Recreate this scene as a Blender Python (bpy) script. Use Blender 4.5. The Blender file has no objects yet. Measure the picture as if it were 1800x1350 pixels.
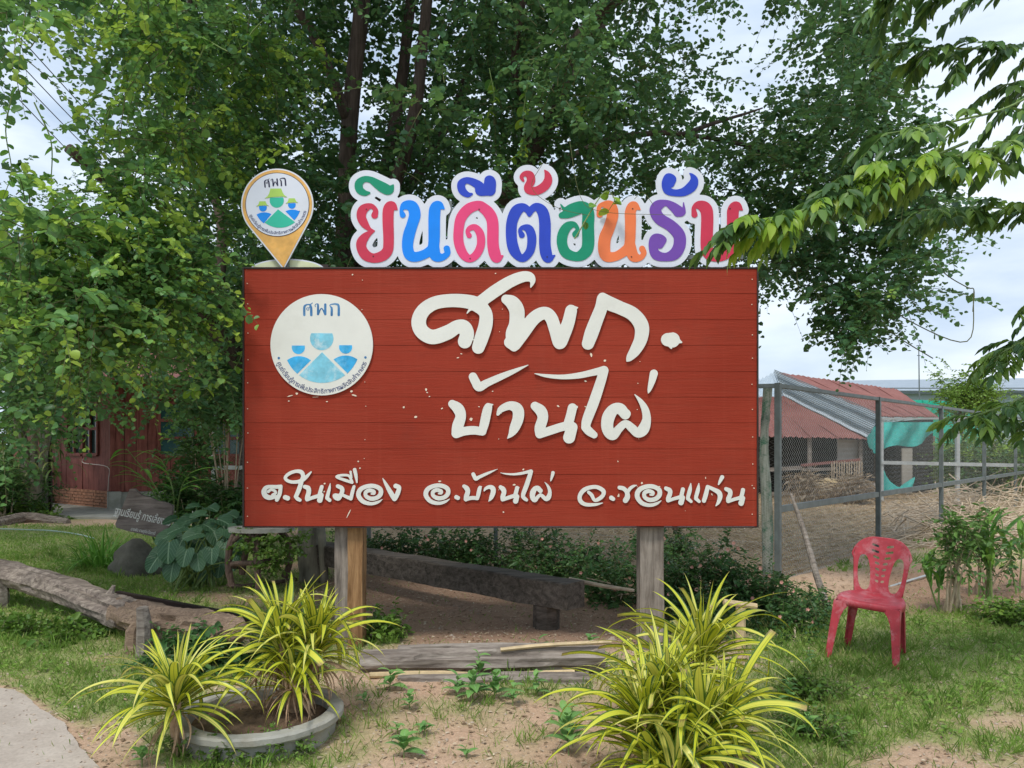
import bpy, bmesh, math, random
import numpy as np
from mathutils import Vector, Matrix, Euler
R = math.radians
random.seed(7)
rng = np.random.default_rng(11)
C = bpy.context.scene.collection
scene = bpy.context.scene

# ------------------------------------------------------------------ camera, sky, sun, exposure
cam_d = bpy.data.cameras.new('camera'); cam = bpy.data.objects.new('camera', cam_d); C.objects.link(cam)
cam.location = (0, 0, 1.5); cam.rotation_euler = (R(90), 0, 0)
cam_d.sensor_width = 36; cam_d.lens = 27; cam_d.shift_y = 105/1800
cam_d.clip_start = 0.05; cam_d.clip_end = 3000
scene.camera = cam
SUN_EL, SUN_ROT = 58, 205      # behind the camera, a little to the left
world = bpy.data.worlds.new('World'); scene.world = world; world.use_nodes = True
nt = world.node_tree; nt.nodes.clear()
def nn(t, **kw):
    n = nt.nodes.new(t)
    for k, v in kw.items(): setattr(n, k, v)
    return n
sky = nn('ShaderNodeTexSky', sky_type='NISHITA', sun_disc=False, sun_elevation=R(SUN_EL), sun_rotation=R(SUN_ROT))
sky.air_density = 1.3; sky.dust_density = 2.5; sky.altitude = 150
bg1 = nn('ShaderNodeBackground'); bg1.inputs['Strength'].default_value = 0.12
nt.links.new(sky.outputs[0], bg1.inputs['Color'])
tc = nn('ShaderNodeTexCoord'); mp = nn('ShaderNodeMapping'); mp.inputs['Scale'].default_value = (1.6, 1.6, 5.0)
mp.inputs['Location'].default_value = (0.35, 0.1, 0.2)
nt.links.new(tc.outputs['Generated'], mp.inputs['Vector'])
nz = nn('ShaderNodeTexNoise'); nz.inputs['Scale'].default_value = 1.7; nz.inputs['Detail'].default_value = 7; nz.inputs['Roughness'].default_value = .55
nt.links.new(mp.outputs[0], nz.inputs['Vector'])
nz2 = nn('ShaderNodeTexNoise'); nz2.inputs['Scale'].default_value = 2.6; nz2.inputs['Detail'].default_value = 6
nt.links.new(mp.outputs[0], nz2.inputs['Vector'])
r1 = nn('ShaderNodeValToRGB'); r1.color_ramp.elements[0].position = .30; r1.color_ramp.elements[1].position = .50
r1.color_ramp.elements[0].color = (.35, .35, .35, 1); r1.color_ramp.elements[1].color = (1, 1, 1, 1)
nt.links.new(nz.outputs['Fac'], r1.inputs[0])
r2 = nn('ShaderNodeValToRGB'); r2.color_ramp.elements[0].position = .35; r2.color_ramp.elements[1].position = .68
r2.color_ramp.elements[0].color = (.39, .48, .60, 1); r2.color_ramp.elements[1].color = (.65, .71, .78, 1)
nt.links.new(nz2.outputs['Fac'], r2.inputs[0])
bg2 = nn('ShaderNodeBackground'); bg2.inputs['Strength'].default_value = 1.0
nt.links.new(r2.outputs[0], bg2.inputs['Color'])
mx = nn('ShaderNodeMixShader'); wo = nn('ShaderNodeOutputWorld')
nt.links.new(r1.outputs[0], mx.inputs[0]); nt.links.new(bg1.outputs[0], mx.inputs[1]); nt.links.new(bg2.outputs[0], mx.inputs[2])
nt.links.new(mx.outputs[0], wo.inputs['Surface'])
sd = bpy.data.lights.new('sun', 'SUN'); sd.energy = 1.5; sd.angle = R(12); sd.color = (1, .96, .88)
sun = bpy.data.objects.new('sun', sd); C.objects.link(sun)
az = R(SUN_ROT)
sdir = Vector((math.sin(az)*math.cos(R(SUN_EL)), math.cos(az)*math.cos(R(SUN_EL)), math.sin(R(SUN_EL))))
sun.rotation_euler = sdir.to_track_quat('Z', 'Y').to_euler(); sun.location = (0, -3, 12)
vs = scene.view_settings
scene.display_settings.display_device = 'sRGB'
vs.view_transform = 'Standard'; vs.look = 'None'; vs.gamma = 1; vs.use_curve_mapping = False; vs.exposure = 0.68
scene.cycles.max_bounces = 6; scene.cycles.transparent_max_bounces = 8; scene.cycles.transmission_bounces = 4

# ------------------------------------------------------------------ helpers
def P(px, py, d): return Vector(((px-900)/1350*d, d, 1.5-(py-780)/1350*d))
def G(px, py):
    d = 2025/(py-780); return Vector(((px-900)/1350*d, d, 0))
def tag(o, label=None, cat=None, group=None, kind=None):
    if label: o['label'] = label
    if cat: o['category'] = cat
    if group: o['group'] = group
    if kind: o['kind'] = kind
    return o
def empty(name, loc, label, cat, group=None, rz=0):
    o = bpy.data.objects.new(name, None); C.objects.link(o); o.empty_display_size = .1
    o.location = loc; o.rotation_euler = (0, 0, rz)
    return tag(o, label, cat, group)
def link(name, me, mat=None, parent=None, smooth=False):
    if mat is not None and len(me.materials) == 0: me.materials.append(mat)
    o = bpy.data.objects.new(name, me); C.objects.link(o)
    if parent is not None:
        o.parent = parent
        # geometry is given in world space: undo the parent's placement
        o.matrix_parent_inverse = world_of(parent).inverted()
    if smooth:
        me.polygons.foreach_set('use_smooth', [True]*len(me.polygons))
    return o
def world_of(o):
    m = Matrix.LocRotScale(o.location, o.rotation_euler, o.scale)
    if o.parent is not None: m = world_of(o.parent) @ o.matrix_parent_inverse @ m
    return m
def link_local(name, me, parent, loc, rot, sc=1.0):
    o = bpy.data.objects.new(name, me); C.objects.link(o); o.parent = parent
    o.location = loc; o.rotation_euler = rot; o.scale = (sc, sc, sc) if not hasattr(sc, '__len__') else sc
    return o

class MB:
    """collects shapes, then links them as one mesh"""
    def __init__(s): s.v = []; s.f = []
    def box(s, c, size, rot=None):
        c = Vector(c); h = Vector(size)/2; b = len(s.v)
        for z in (-1, 1):
            for y in (-1, 1):
                for x in (-1, 1):
                    p = Vector((x*h.x, y*h.y, z*h.z))
                    if rot is not None: p = rot @ p
                    s.v.append(c+p)
        s.f += [[b+i for i in q] for q in ((0,2,3,1),(4,5,7,6),(0,1,5,4),(2,6,7,3),(0,4,6,2),(1,3,7,5))]
        return s
    def beam(s, a, b, w, h, roll=0):
        a = Vector(a); b = Vector(b); d = (b-a); L = d.length
        q = d.to_track_quat('Y', 'Z').to_matrix() @ Matrix.Rotation(roll, 3, 'Y')
        return s.box((a+b)/2, (w, L, h), q)
    def tube(s, pts, rad, n=8, cap=True, jit=0.0, flat=1.0):
        pts = [Vector(p) for p in pts]
        if not hasattr(rad, '__len__'): rad = [rad]*len(pts)
        b = len(s.v); up = Vector((0, 0, 1)); prev = None
        for i, p in enumerate(pts):
            t = (pts[min(i+1, len(pts)-1)] - pts[max(i-1, 0)]).normalized()
            if prev is None:
                u = t.cross(up)
                if u.length < .2: u = t.cross(Vector((1, 0, 0)))
            else: u = prev - t*prev.dot(t)
            u.normalize(); prev = u; w = t.cross(u)
            for k in range(n):
                a = 2*math.pi*k/n; r = rad[i]*(1+random.uniform(-jit, jit))
                s.v.append(p + (u*math.cos(a) + w*math.sin(a)*flat)*r)
        for i in range(len(pts)-1):
            for k in range(n):
                k2 = (k+1) % n
                s.f.append([b+i*n+k, b+i*n+k2, b+(i+1)*n+k2, b+(i+1)*n+k])
        if cap:
            s.f.append([b+k for k in range(n)][::-1]); s.f.append([b+(len(pts)-1)*n+k for k in range(n)])
        return s
    def poly(s, pts):
        b = len(s.v); s.v += [Vector(p) for p in pts]; s.f.append(list(range(b, b+len(pts)))); return s
    def mesh(s, name, mat=None, bevel=0, smooth=False):
        me = bpy.data.meshes.new(name); me.from_pydata([tuple(v) for v in s.v], [], s.f)
        if bevel:
            bm = bmesh.new(); bm.from_mesh(me); bmesh.ops.recalc_face_normals(bm, faces=bm.faces)
            bmesh.ops.bevel(bm, geom=list(bm.edges), offset=bevel, segments=2, affect='EDGES', clamp_overlap=True)
            bm.to_mesh(me); bm.free()
        me.validate(); me.update()
        if mat is not None: me.materials.append(mat)
        if smooth: me.polygons.foreach_set('use_smooth', [True]*len(me.polygons))
        return me
    def build(s, name, mat, parent=None, bevel=0, smooth=False):
        return link(name, s.mesh(name, mat, bevel, smooth), None, parent)

def crom(pts, sub=6):
    """Catmull-Rom through tuples"""
    P0 = np.array(pts, float)
    if len(P0) < 3: 
        t = np.linspace(0, 1, sub+1)[:, None]; return P0[0]*(1-t)+P0[-1]*t
    Q = np.vstack([2*P0[0]-P0[1], P0, 2*P0[-1]-P0[-2]]); out = []
    for i in range(1, len(Q)-2):
        for k in range(sub):
            t = k/sub
            out.append(.5*((2*Q[i]) + (-Q[i-1]+Q[i+1])*t + (2*Q[i-1]-5*Q[i]+4*Q[i+1]-Q[i+2])*t*t + (-Q[i-1]+3*Q[i]-3*Q[i+1]+Q[i+2])*t**3))
    out.append(P0[-1]); return np.array(out)

def smooth_tube(mb, pts, rad, n=8, sub=5, **k):
    pr = [(p[0], p[1], p[2], r) for p, r in zip(pts, rad if hasattr(rad, '__len__') else [rad]*len(pts))]
    q = crom(pr, sub); mb.tube([Vector(a[:3]) for a in q], [max(a[3], .0005) for a in q], n, **k)

# value noise in numpy
def vnoise(x, y, seed=0):
    x = np.asarray(x, float); y = np.asarray(y, float)
    xi = np.floor(x).astype(np.int64); yi = np.floor(y).astype(np.int64); fx = x-xi; fy = y-yi
    fx = fx*fx*(3-2*fx); fy = fy*fy*(3-2*fy)
    def h(a, b):
        n = (a*374761393 + b*668265263 + seed*974711) & 0xffffffff
        n = ((n ^ (n >> 13))*1274126177) & 0xffffffff
        return ((n ^ (n >> 16)) & 0xffff)/65535.
    return (h(xi, yi)*(1-fx)+h(xi+1, yi)*fx)*(1-fy) + (h(xi, yi+1)*(1-fx)+h(xi+1, yi+1)*fx)*fy
def fbm(x, y, seed=0, o=4):
    s = 0; a = .5; t = 0
    for i in range(o):
        s = s + a*vnoise(np.asarray(x)*2**i, np.asarray(y)*2**i, seed+i); t += a; a *= .5
    return s/t

# ------------------------------------------------------------------ materials
MATS = {}
class NT:
    def __init__(s, name, rough=.6, spec=.4):
        s.m = bpy.data.materials.new(name); s.m.use_nodes = True; s.t = s.m.node_tree
        s.b = s.t.nodes['Principled BSDF']; s.b.inputs['Roughness'].default_value = rough
        s.b.inputs['Specular IOR Level'].default_value = spec
        s.out = s.t.nodes['Material Output']
    def n(s, t, **kw):
        n = s.t.nodes.new(t)
        for k, v in kw.items():
            if k in n.inputs.keys(): n.inputs[k].default_value = v
            else: setattr(n, k, v)
        return n
    def l(s, a, b): s.t.links.new(a, b)
    def coords(s, scale=(1, 1, 1), kind='Object'):
        tc = s.n('ShaderNodeTexCoord'); mp = s.n('ShaderNodeMapping'); mp.inputs['Scale'].default_value = scale
        s.l(tc.outputs[kind], mp.inputs['Vector']); return mp.outputs[0]
    def noise(s, vec, scale, detail=4, rough=.5, dist=0):
        n = s.n('ShaderNodeTexNoise'); n.inputs['Scale'].default_value = scale; n.inputs['Detail'].default_value = detail
        n.inputs['Roughness'].default_value = rough; n.inputs['Distortion'].default_value = dist
        s.l(vec, n.inputs['Vector']); return n.outputs['Fac']
    def ramp(s, fac, stops, interp='LINEAR'):
        r = s.n('ShaderNodeValToRGB'); cr = r.color_ramp; cr.interpolation = interp
        while len(cr.elements) < len(stops): cr.elements.new(.5)
        for e, (p, c) in zip(cr.elements, stops):
            e.position = p; e.color = (*c, 1) if hasattr(c, '__len__') else (c, c, c, 1)
        s.l(fac, r.inputs[0]); return r.outputs[0]
    def mix(s, fac, a, b, mode='MIX'):
        m = s.n('ShaderNodeMix', data_type='RGBA', blend_type=mode)
        for inp, v in ((0, fac), (6, a), (7, b)):
            if hasattr(v, 'is_linked'): s.l(v, m.inputs[inp])
            elif inp == 0: m.inputs[0].default_value = v
            else: m.inputs[inp].default_value = (*v, 1)
        return m.outputs[2]
    def bump(s, h, strength=.3, dist=.01):
        b = s.n('ShaderNodeBump'); b.inputs['Strength'].default_value = strength; b.inputs['Distance'].default_value = dist
        s.l(h, b.inputs['Height']); s.l(b.outputs[0], s.b.inputs['Normal'])
    def col(s, c):
        if hasattr(c, 'is_linked'): s.l(c, s.b.inputs['Base Color'])
        else: s.b.inputs['Base Color'].default_value = (*c, 1)
def mat_plain(name, c, rough=.5, var=.15, scale=6, spec=.4, metal=0, bump=0, dirt=None, dirt_amt=.5):
    m = NT(name, rough, spec); v = m.coords()
    f = m.noise(v, scale, 5, .6)
    lo = tuple(x*(1-var) for x in c); hi = tuple(min(1, x*(1+var)) for x in c)
    cc = m.ramp(f, [(.3, lo), (.7, hi)])
    if dirt:
        g = m.ramp(m.noise(v, scale*.7, 8, .72, .3), [(.5, 0.), (.72, dirt_amt)])
        cc = m.mix(g, cc, dirt)
    m.col(cc); m.b.inputs['Metallic'].default_value = metal
    if bump: m.bump(m.noise(v, scale*5, 6, .7), bump)
    return m.m
def mat_wood(name, dark, light, axis='x', scale=1.0, bump=.6, rough=.85, moss=None):
    m = NT(name, rough, .2); st = {'x': (1.2, 14, 14), 'y': (14, 1.2, 14), 'z': (14, 14, 1.2)}[axis]
    v = m.coords(tuple(a*scale for a in st))
    f = m.noise(v, 2.2, 9, .68, .6); f2 = m.noise(v, 6, 4, .7, 1.2)
    c = m.ramp(f, [(.34, tuple(x*.25 for x in dark)), (.43, dark), (.63, light)])
    c = m.mix(.35, c, m.ramp(f2, [(.3, dark), (.7, light)]))
    w = m.noise(m.coords(), 3.5, 5, .6)
    c = m.mix(m.ramp(w, [(.45, 0.), (.7, .55)]), c, tuple(x*.6 for x in dark))
    if moss: c = m.mix(m.ramp(m.noise(m.coords(), 7, 6, .7), [(.5, 0.), (.62, .9)]), c, moss)
    m.col(c); m.bump(f, bump, .012); return m.m
def mat_leaf(name, stops, rough=.42, trans=.28, veins=False, spec=.35):
    m = NT(name, rough, spec)
    a = m.n('ShaderNodeAttribute', attribute_name='tint'); c = m.ramp(a.outputs['Fac'], stops)
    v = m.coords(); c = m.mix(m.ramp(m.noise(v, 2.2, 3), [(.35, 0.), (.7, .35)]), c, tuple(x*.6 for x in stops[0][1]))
    m.col(c)
    t = m.n('ShaderNodeBsdfTranslucent'); m.l(m.mix(.18, c, tuple(min(1, x*1.3) for x in stops[-1][1])), t.inputs['Color'])
    ms = m.n('ShaderNodeMixShader'); ms.inputs[0].default_value = trans
    m.l(m.b.outputs[0], ms.inputs[1]); m.l(t.outputs[0], ms.inputs[2]); m.l(ms.outputs[0], m.out.inputs['Surface'])
    return m.m
def mat_objleaf(name, dark, light, rough=.45, trans=.2, vein=None):
    """leaf whose tone varies per object; uv x runs across, y along"""
    m = NT(name, rough, .35); oi = m.n('ShaderNodeObjectInfo')
    c = m.ramp(oi.outputs['Random'], [(0., dark), (1., light)])
    if vein:
        uv = m.n('ShaderNodeUVMap'); sp = m.n('ShaderNodeSeparateXYZ'); m.l(uv.outputs[0], sp.inputs[0])
        d = m.n('ShaderNodeMath', operation='SUBTRACT'); m.l(sp.outputs[0], d.inputs[0]); d.inputs[1].default_value = .5
        ab = m.n('ShaderNodeMath', operation='ABSOLUTE'); m.l(d.outputs[0], ab.inputs[0])
        mid = m.ramp(ab.outputs[0], [(.012, 1.), (.04, 0.)])
        # side veins: stripes running out from the midrib
        k = m.n('ShaderNodeMath', operation='MULTIPLY_ADD'); m.l(ab.outputs[0], k.inputs[0]); k.inputs[1].default_value = -1.0; m.l(sp.outputs[1], k.inputs[2])
        q = m.n('ShaderNodeMath', operation='MULTIPLY'); m.l(k.outputs[0], q.inputs[0]); q.inputs[1].default_value = 46
        sn = m.n('ShaderNodeMath', operation='SINE'); m.l(q.outputs[0], sn.inputs[0])
        sv = m.ramp(sn.outputs[0], [(.86, 0.), (.99, .45)])
        c = m.mix(sv, c, vein); c = m.mix(mid, c, vein); m.bump(sn.outputs[0], .25, .004)
    m.col(c)
    t = m.n('ShaderNodeBsdfTranslucent'); m.l(c, t.inputs['Color'])
    ms = m.n('ShaderNodeMixShader'); ms.inputs[0].default_value = trans
    m.l(m.b.outputs[0], ms.inputs[1]); m.l(t.outputs[0], ms.inputs[2]); m.l(ms.outputs[0], m.out.inputs['Surface'])
    return m.m
def mat_varieg():
    m = NT('variegated_leaf', .38, .4); uv = m.n('ShaderNodeUVMap'); sp = m.n('ShaderNodeSeparateXYZ'); m.l(uv.outputs[0], sp.inputs[0])
    oi = m.n('ShaderNodeObjectInfo')
    d = m.n('ShaderNodeMath', operation='SUBTRACT'); m.l(sp.outputs[0], d.inputs[0]); d.inputs[1].default_value = .5
    ab = m.n('ShaderNodeMath', operation='ABSOLUTE'); m.l(d.outputs[0], ab.inputs[0])
    st = m.n('ShaderNodeTexNoise'); st.inputs['Scale'].default_value = 1.0; st.inputs['Detail'].default_value = 3
    mp = m.n('ShaderNodeMapping'); mp.inputs['Scale'].default_value = (16, .5, 1); m.l(uv.outputs[0], mp.inputs['Vector'])
    cx = m.n('ShaderNodeCombineXYZ'); m.l(oi.outputs['Random'], cx.inputs[0]); m.l(oi.outputs['Random'], cx.inputs[1])
    sc = m.n('ShaderNodeVectorMath', operation='SCALE'); m.l(cx.outputs[0], sc.inputs[0]); sc.inputs['Scale'].default_value = 37
    m.l(sc.outputs[0], mp.inputs['Location']); m.l(mp.outputs[0], st.inputs['Vector'])
    ad = m.n('ShaderNodeMath', operation='MULTIPLY_ADD'); m.l(st.outputs['Fac'], ad.inputs[0]); ad.inputs[1].default_value = .34; m.l(ab.outputs[0], ad.inputs[2])
    yel = m.ramp(oi.outputs['Random'], [(0., (.54, .57, .035)), (.6, (.68, .68, .07)), (1., (.78, .72, .20))])
    f = m.ramp(ad.outputs[0], [(.165, 1.), (.185, 0.), (.505, 0.), (.535, 1.)])
    gr = m.ramp(oi.outputs['Random'], [(0., (.05, .13, .025)), (1., (.12, .22, .035))])
    tipn = m.n('ShaderNodeMath', operation='MULTIPLY_ADD'); m.l(st.outputs['Fac'], tipn.inputs[0]); tipn.inputs[1].default_value = .35; m.l(sp.outputs[1], tipn.inputs[2])
    tip = m.ramp(tipn.outputs[0], [(1.06, 0.), (1.12, 1.)] if False else [(.0, 0.), (1., 0.)])
    tm = m.n('ShaderNodeMapRange'); m.l(tipn.outputs[0], tm.inputs['Value']); tm.inputs['From Min'].default_value = 1.10; tm.inputs['From Max'].default_value = 1.18
    spt = m.ramp(m.noise(m.coords((1, 1, 1)), 21, 4, .6), [(.66, 0.), (.71, .7)])
    yel = m.mix(spt, yel, (.42, .32, .10)); yel = m.mix(tm.outputs[0], yel, (.36, .24, .12)); gr = m.mix(tm.outputs[0], gr, (.30, .20, .10))
    m.col(m.mix(f, yel, gr))
    t = m.n('ShaderNodeBsdfTranslucent'); m.l(m.mix(f, yel, gr), t.inputs['Color'])
    ms = m.n('ShaderNodeMixShader'); ms.inputs[0].default_value = .25
    m.l(m.b.outputs[0], ms.inputs[1]); m.l(t.outputs[0], ms.inputs[2]); m.l(ms.outputs[0], m.out.inputs['Surface'])
    return m.m
def mat_board():
    m = NT('red_painted_plank', .68, .18); v = m.coords((1.3, 1, 26))
    f = m.noise(v, 1.8, 8, .6, 1.6); g = m.noise(m.coords(), 1.1, 4)
    c = m.ramp(g, [(.3, (.265, .029, .013)), (.7, (.31, .037, .018))])
    c = m.mix(m.ramp(f, [(.38, .40), (.47, 0.)]), c, (.24, .036, .018))
    stk = m.noise(m.coords((14, 1, .35)), 1.6, 7, .7); c = m.mix(m.ramp(stk, [(.52, 0.), (.75, .25)]), c, (.36, .07, .04))
    dst = m.noise(m.coords(), 2.3, 9, .75); c = m.mix(m.ramp(dst, [(.30, .35), (.45, 0.)]), c, (.19, .032, .02))
    fade = m.ramp(m.noise(m.coords((.6, 1, 1.5)), 1.6, 6, .65), [(.45, 0.), (.75, .35)])
    c = m.mix(fade, c, (.38, .065, .035))
    chip = m.ramp(m.noise(m.coords((1, 1, 1)), 42, 2, .4), [(.80, 0.), (.815, 1.)])
    c = m.mix(chip, c, (.75, .62, .5))
    m.col(c); m.bump(f, .55, .006); return m.m
def mat_roof(name, c, c2):
    m = NT(name, .7, .25); f = m.noise(m.coords(), 1.2, 8, .65); f2 = m.noise(m.coords(), 9, 6, .7)
    m.col(m.mix(.4, m.ramp(f, [(.35, c), (.65, c2)]), m.ramp(f2, [(.35, c2), (.65, c)]))); return m.m
def mat_glass(name, c): 
    m = NT(name, .12, .6); m.col(c); return m.m

M = dict(
  board=mat_board(),
  frame=mat_plain('dark_steel', (.035, .022, .018), .5, .3),
  white=mat_plain('white_board', (.72, .73, .68), .5, .05, 3, dirt=(.50, .50, .44), dirt_amt=.35),
  cutwhite=mat_plain('white_sheet', (.66, .70, .78), .35, .04, 3, dirt=(.5, .5, .5), dirt_amt=.25),
  wedge=mat_plain('pinkish_foam_edge', (.55, .42, .36), .7, .1),
  red=mat_plain('letter_red', (.56, .032, .075), .35, .08),
  blue=mat_plain('letter_sky_blue', (.0, .23, .86), .35, .06),
  pink=mat_plain('letter_pink', (.74, .055, .19), .35, .06),
  navy=mat_plain('letter_royal_blue', (.018, .055, .50), .35, .06),
  green=mat_plain('letter_green', (.0, .25, .135), .35, .06),
  orange=mat_plain('letter_orange', (.80, .19, .06), .35, .06),
  purple=mat_plain('letter_purple', (.16, .06, .38), .35, .06),
  pin_orange=mat_plain('pin_orange', (.72, .40, .10), .35, .22, 9, dirt=(.8, .56, .26)),
  teal=mat_plain('print_teal', (.03, .48, .33), .35, .06),
  lime=mat_plain('print_lime', (.38, .60, .11), .35, .06),
  pblue=mat_plain('print_blue', (.0, .24, .80), .35, .06),
  ink=mat_plain('print_ink', (.012, .014, .05), .4, .1),
  faded=mat_plain('faded_print', (.20, .55, .70), .5, .2, 14, dirt=(.62, .76, .80), dirt_amt=.9),
  fadedblue=mat_plain('faded_blue', (.04, .40, .76), .5, .25, 14, dirt=(.25, .60, .80), dirt_amt=.7),
  steelblue=mat_plain('print_steel_blue', (.04, .17, .38), .5, .2, 12, dirt=(.2, .4, .6), dirt_amt=.6),
  greyink=mat_plain('grey_ink', (.10, .12, .22), .5, .2),
  pale=mat_plain('pale_yellow_print', (.62, .66, .40), .4, .15, 4, dirt=(.72, .74, .72)),
  wood_grey=mat_wood('weathered_grey_timber', (.17, .14, .115), (.40, .35, .30), 'z', .8),
  wood_brown=mat_wood('brown_timber', (.17, .085, .035), (.42, .25, .12), 'z', .8),
  wood_h=mat_wood('weathered_horizontal_timber', (.16, .13, .11), (.42, .37, .32), 'x'),
  bark_log=mat_wood('driftwood', (.13, .10, .085), (.44, .37, .31), 'x', .9, 1.0),
  rot=mat_wood('crumbling_wood', (.19, .13, .095), (.43, .31, .215), 'x', 2.2, 1.0),
  beam=mat_wood('dark_squared_timber', (.06, .05, .04), (.19, .155, .13), 'x', .8, 1.0),
  bamboo=mat_plain('bamboo', (.55, .42, .24), .5, .25, 12),
  bark=mat_wood('tree_bark', (.06, .045, .036), (.14, .105, .085), 'z', .7, 1.0),
  palebark=mat_wood('pale_bark', (.20, .18, .14), (.36, .33, .26), 'z', .4, .5),
  twig=mat_plain('twig', (.12, .13, .05), .7, .3),
  greentwig=mat_plain('green_twig', (.16, .24, .07), .6, .25),
  rustic=mat_wood('rustic_branch', (.11, .075, .06), (.25, .17, .13), 'z', 1.2),
  concrete=mat_plain('concrete', (.35, .34, .30), .85, .2, 4, bump=.3, dirt=(.16, .17, .11), dirt_amt=.6),
  potc=mat_plain('planter_concrete', (.36, .35, .305), .85, .22, 5, bump=.5, dirt=(.25, .22, .16), dirt_amt=.8),
  soil=mat_plain('pot_soil', (.17, .11, .07), .95, .4, 18, bump=1.0),
  galv=mat_plain('galvanised_steel', (.15, .175, .175), .5, .25, 9, metal=.2, spec=.4, dirt=(.12, .13, .12)),
  galv2=mat_plain('pale_galvanised_steel', (.42, .44, .44), .5, .15, 9, metal=.2),
  wire=mat_plain('fence_wire', (.42, .43, .41), .5, .2, 9, metal=.3),
  plastic=mat_plain('faded_red_plastic', (.44, .045, .062), .5, .2, 13, dirt=(.60, .28, .30), dirt_amt=.8),
  roof=mat_roof('rusty_red_roof', (.19, .075, .065), (.29, .125, .105)),
  roofw=mat_roof('white_blue_roof', (.33, .40, .47), (.50, .56, .60)),
  rooffar=mat_roof('far_grey_roof', (.27, .32, .37), (.34, .39, .44)),
  wallfar=mat_plain('far_pale_wall', (.42, .50, .52), .7, .05),
  net=mat_plain('turquoise_net', (.05, .40, .35), .7, .2, 3),
  cement=mat_plain('cement_sheet', (.42, .39, .35), .8, .15, 3),
  dark=mat_plain('dark_interior', (.03, .028, .025), .9, .3),  # near-black colour stands in for shade inside the shed and drain holes
  houser=mat_wood('house_red_board', (.19, .055, .045), (.33, .12, .095), 'z', .5, .25, .6),
  housed=mat_plain('house_dark_trim', (.13, .03, .027), .6, .2),
  brick=mat_plain('orange_brick', (.42, .20, .12), .85, .3, 9),
  mortar=mat_plain('mortar', (.35, .30, .26), .9, .1),
  pane=mat_glass('window_pane', (.03, .06, .06)),
  pane2=mat_glass('teal_window_pane', (.03, .10, .10)),
  straw=mat_plain('straw', (.50, .37, .20), .9, .3, 20),
  stick=mat_plain('dry_stick', (.50, .40, .29), .9, .3, 12),
  stone=mat_plain('mossy_stone', (.13, .12, .10), .9, .35, 9, bump=.8, dirt=(.09, .11, .05)),
  signwood=mat_wood('brown_grey_slab', (.17, .135, .125), (.36, .30, .28), 'x', .8, .4),
  signwhite=mat_plain('sign_white_paint', (.75, .74, .72), .6, .08),
  mossy=mat_wood('mossy_pole', (.22, .25, .2), (.48, .50, .44), 'z', .6, .5, moss=(.05, .17, .10)),
  hose=mat_plain('pale_green_hose', (.35, .45, .38), .5, .1),
  cable=mat_plain('cable', (.02, .02, .02), .5, .1),
  whitecable=mat_plain('white_cable', (.7, .65, .6), .5, .1),
  flower=mat_plain('pink_flower', (.85, .42, .34), .6, .2),
  deadleaf=mat_plain('dead_leaf', (.45, .30, .19), .8, .3, 20),
  chip=mat_plain('bare_chip', (.78, .66, .52), .7, .1),
  varieg=mat_varieg(),
  lemon=mat_objleaf('clump_leaf', (.11, .29, .04), (.22, .45, .07), .45, .3),
  eared=mat_objleaf('heart_leaf', (.038, .11, .05), (.105, .21, .105), .35, .12, (.22, .34, .21)),
  broad=mat_objleaf('broad_leaf', (.06, .20, .025), (.19, .38, .05), .4, .3, (.3, .45, .15)),
  weed=mat_objleaf('weed_leaf', (.12, .29, .07), (.24, .46, .12), .5, .25, (.28, .45, .2)),
  strap=mat_objleaf('strap_leaf', (.10, .17, .04), (.28, .30, .10), .5, .25),
  pinn=mat_objleaf('feather_leaflet', (.07, .17, .05), (.25, .43, .09), .38, .32, (.2, .32, .12)),
  young=mat_objleaf('young_leaf', (.20, .38, .04), (.36, .50, .06), .4, .42),
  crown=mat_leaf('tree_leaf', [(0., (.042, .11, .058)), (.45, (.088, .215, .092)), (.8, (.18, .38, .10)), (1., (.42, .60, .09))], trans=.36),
  shrubleaf=mat_leaf('shrub_leaf', [(0., (.03, .08, .025)), (.6, (.065, .16, .045)), (1., (.16, .30, .07))]),
  bright=mat_leaf('bright_bush_leaf', [(0., (.09, .19, .03)), (1., (.30, .46, .07))]),
  pinnstuff=mat_leaf('feather_leaf', [(0., (.035, .09, .03)), (.6, (.07, .16, .04)), (1., (.22, .36, .06))]),
  grass=mat_leaf('grass_blade', [(0., (.14, .28, .04)), (.6, (.28, .46, .08)), (1., (.56, .56, .22))], .6, .35),
  strawlit=mat_leaf('straw_stalk', [(0., (.34, .24, .13)), (.5, (.62, .48, .29)), (1., (.82, .70, .48))], .8, .05),
  litter=mat_leaf('leaf_litter', [(0., (.20, .13, .08)), (.5, (.42, .31, .20)), (1., (.68, .58, .44))], .8, .05),
)

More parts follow.
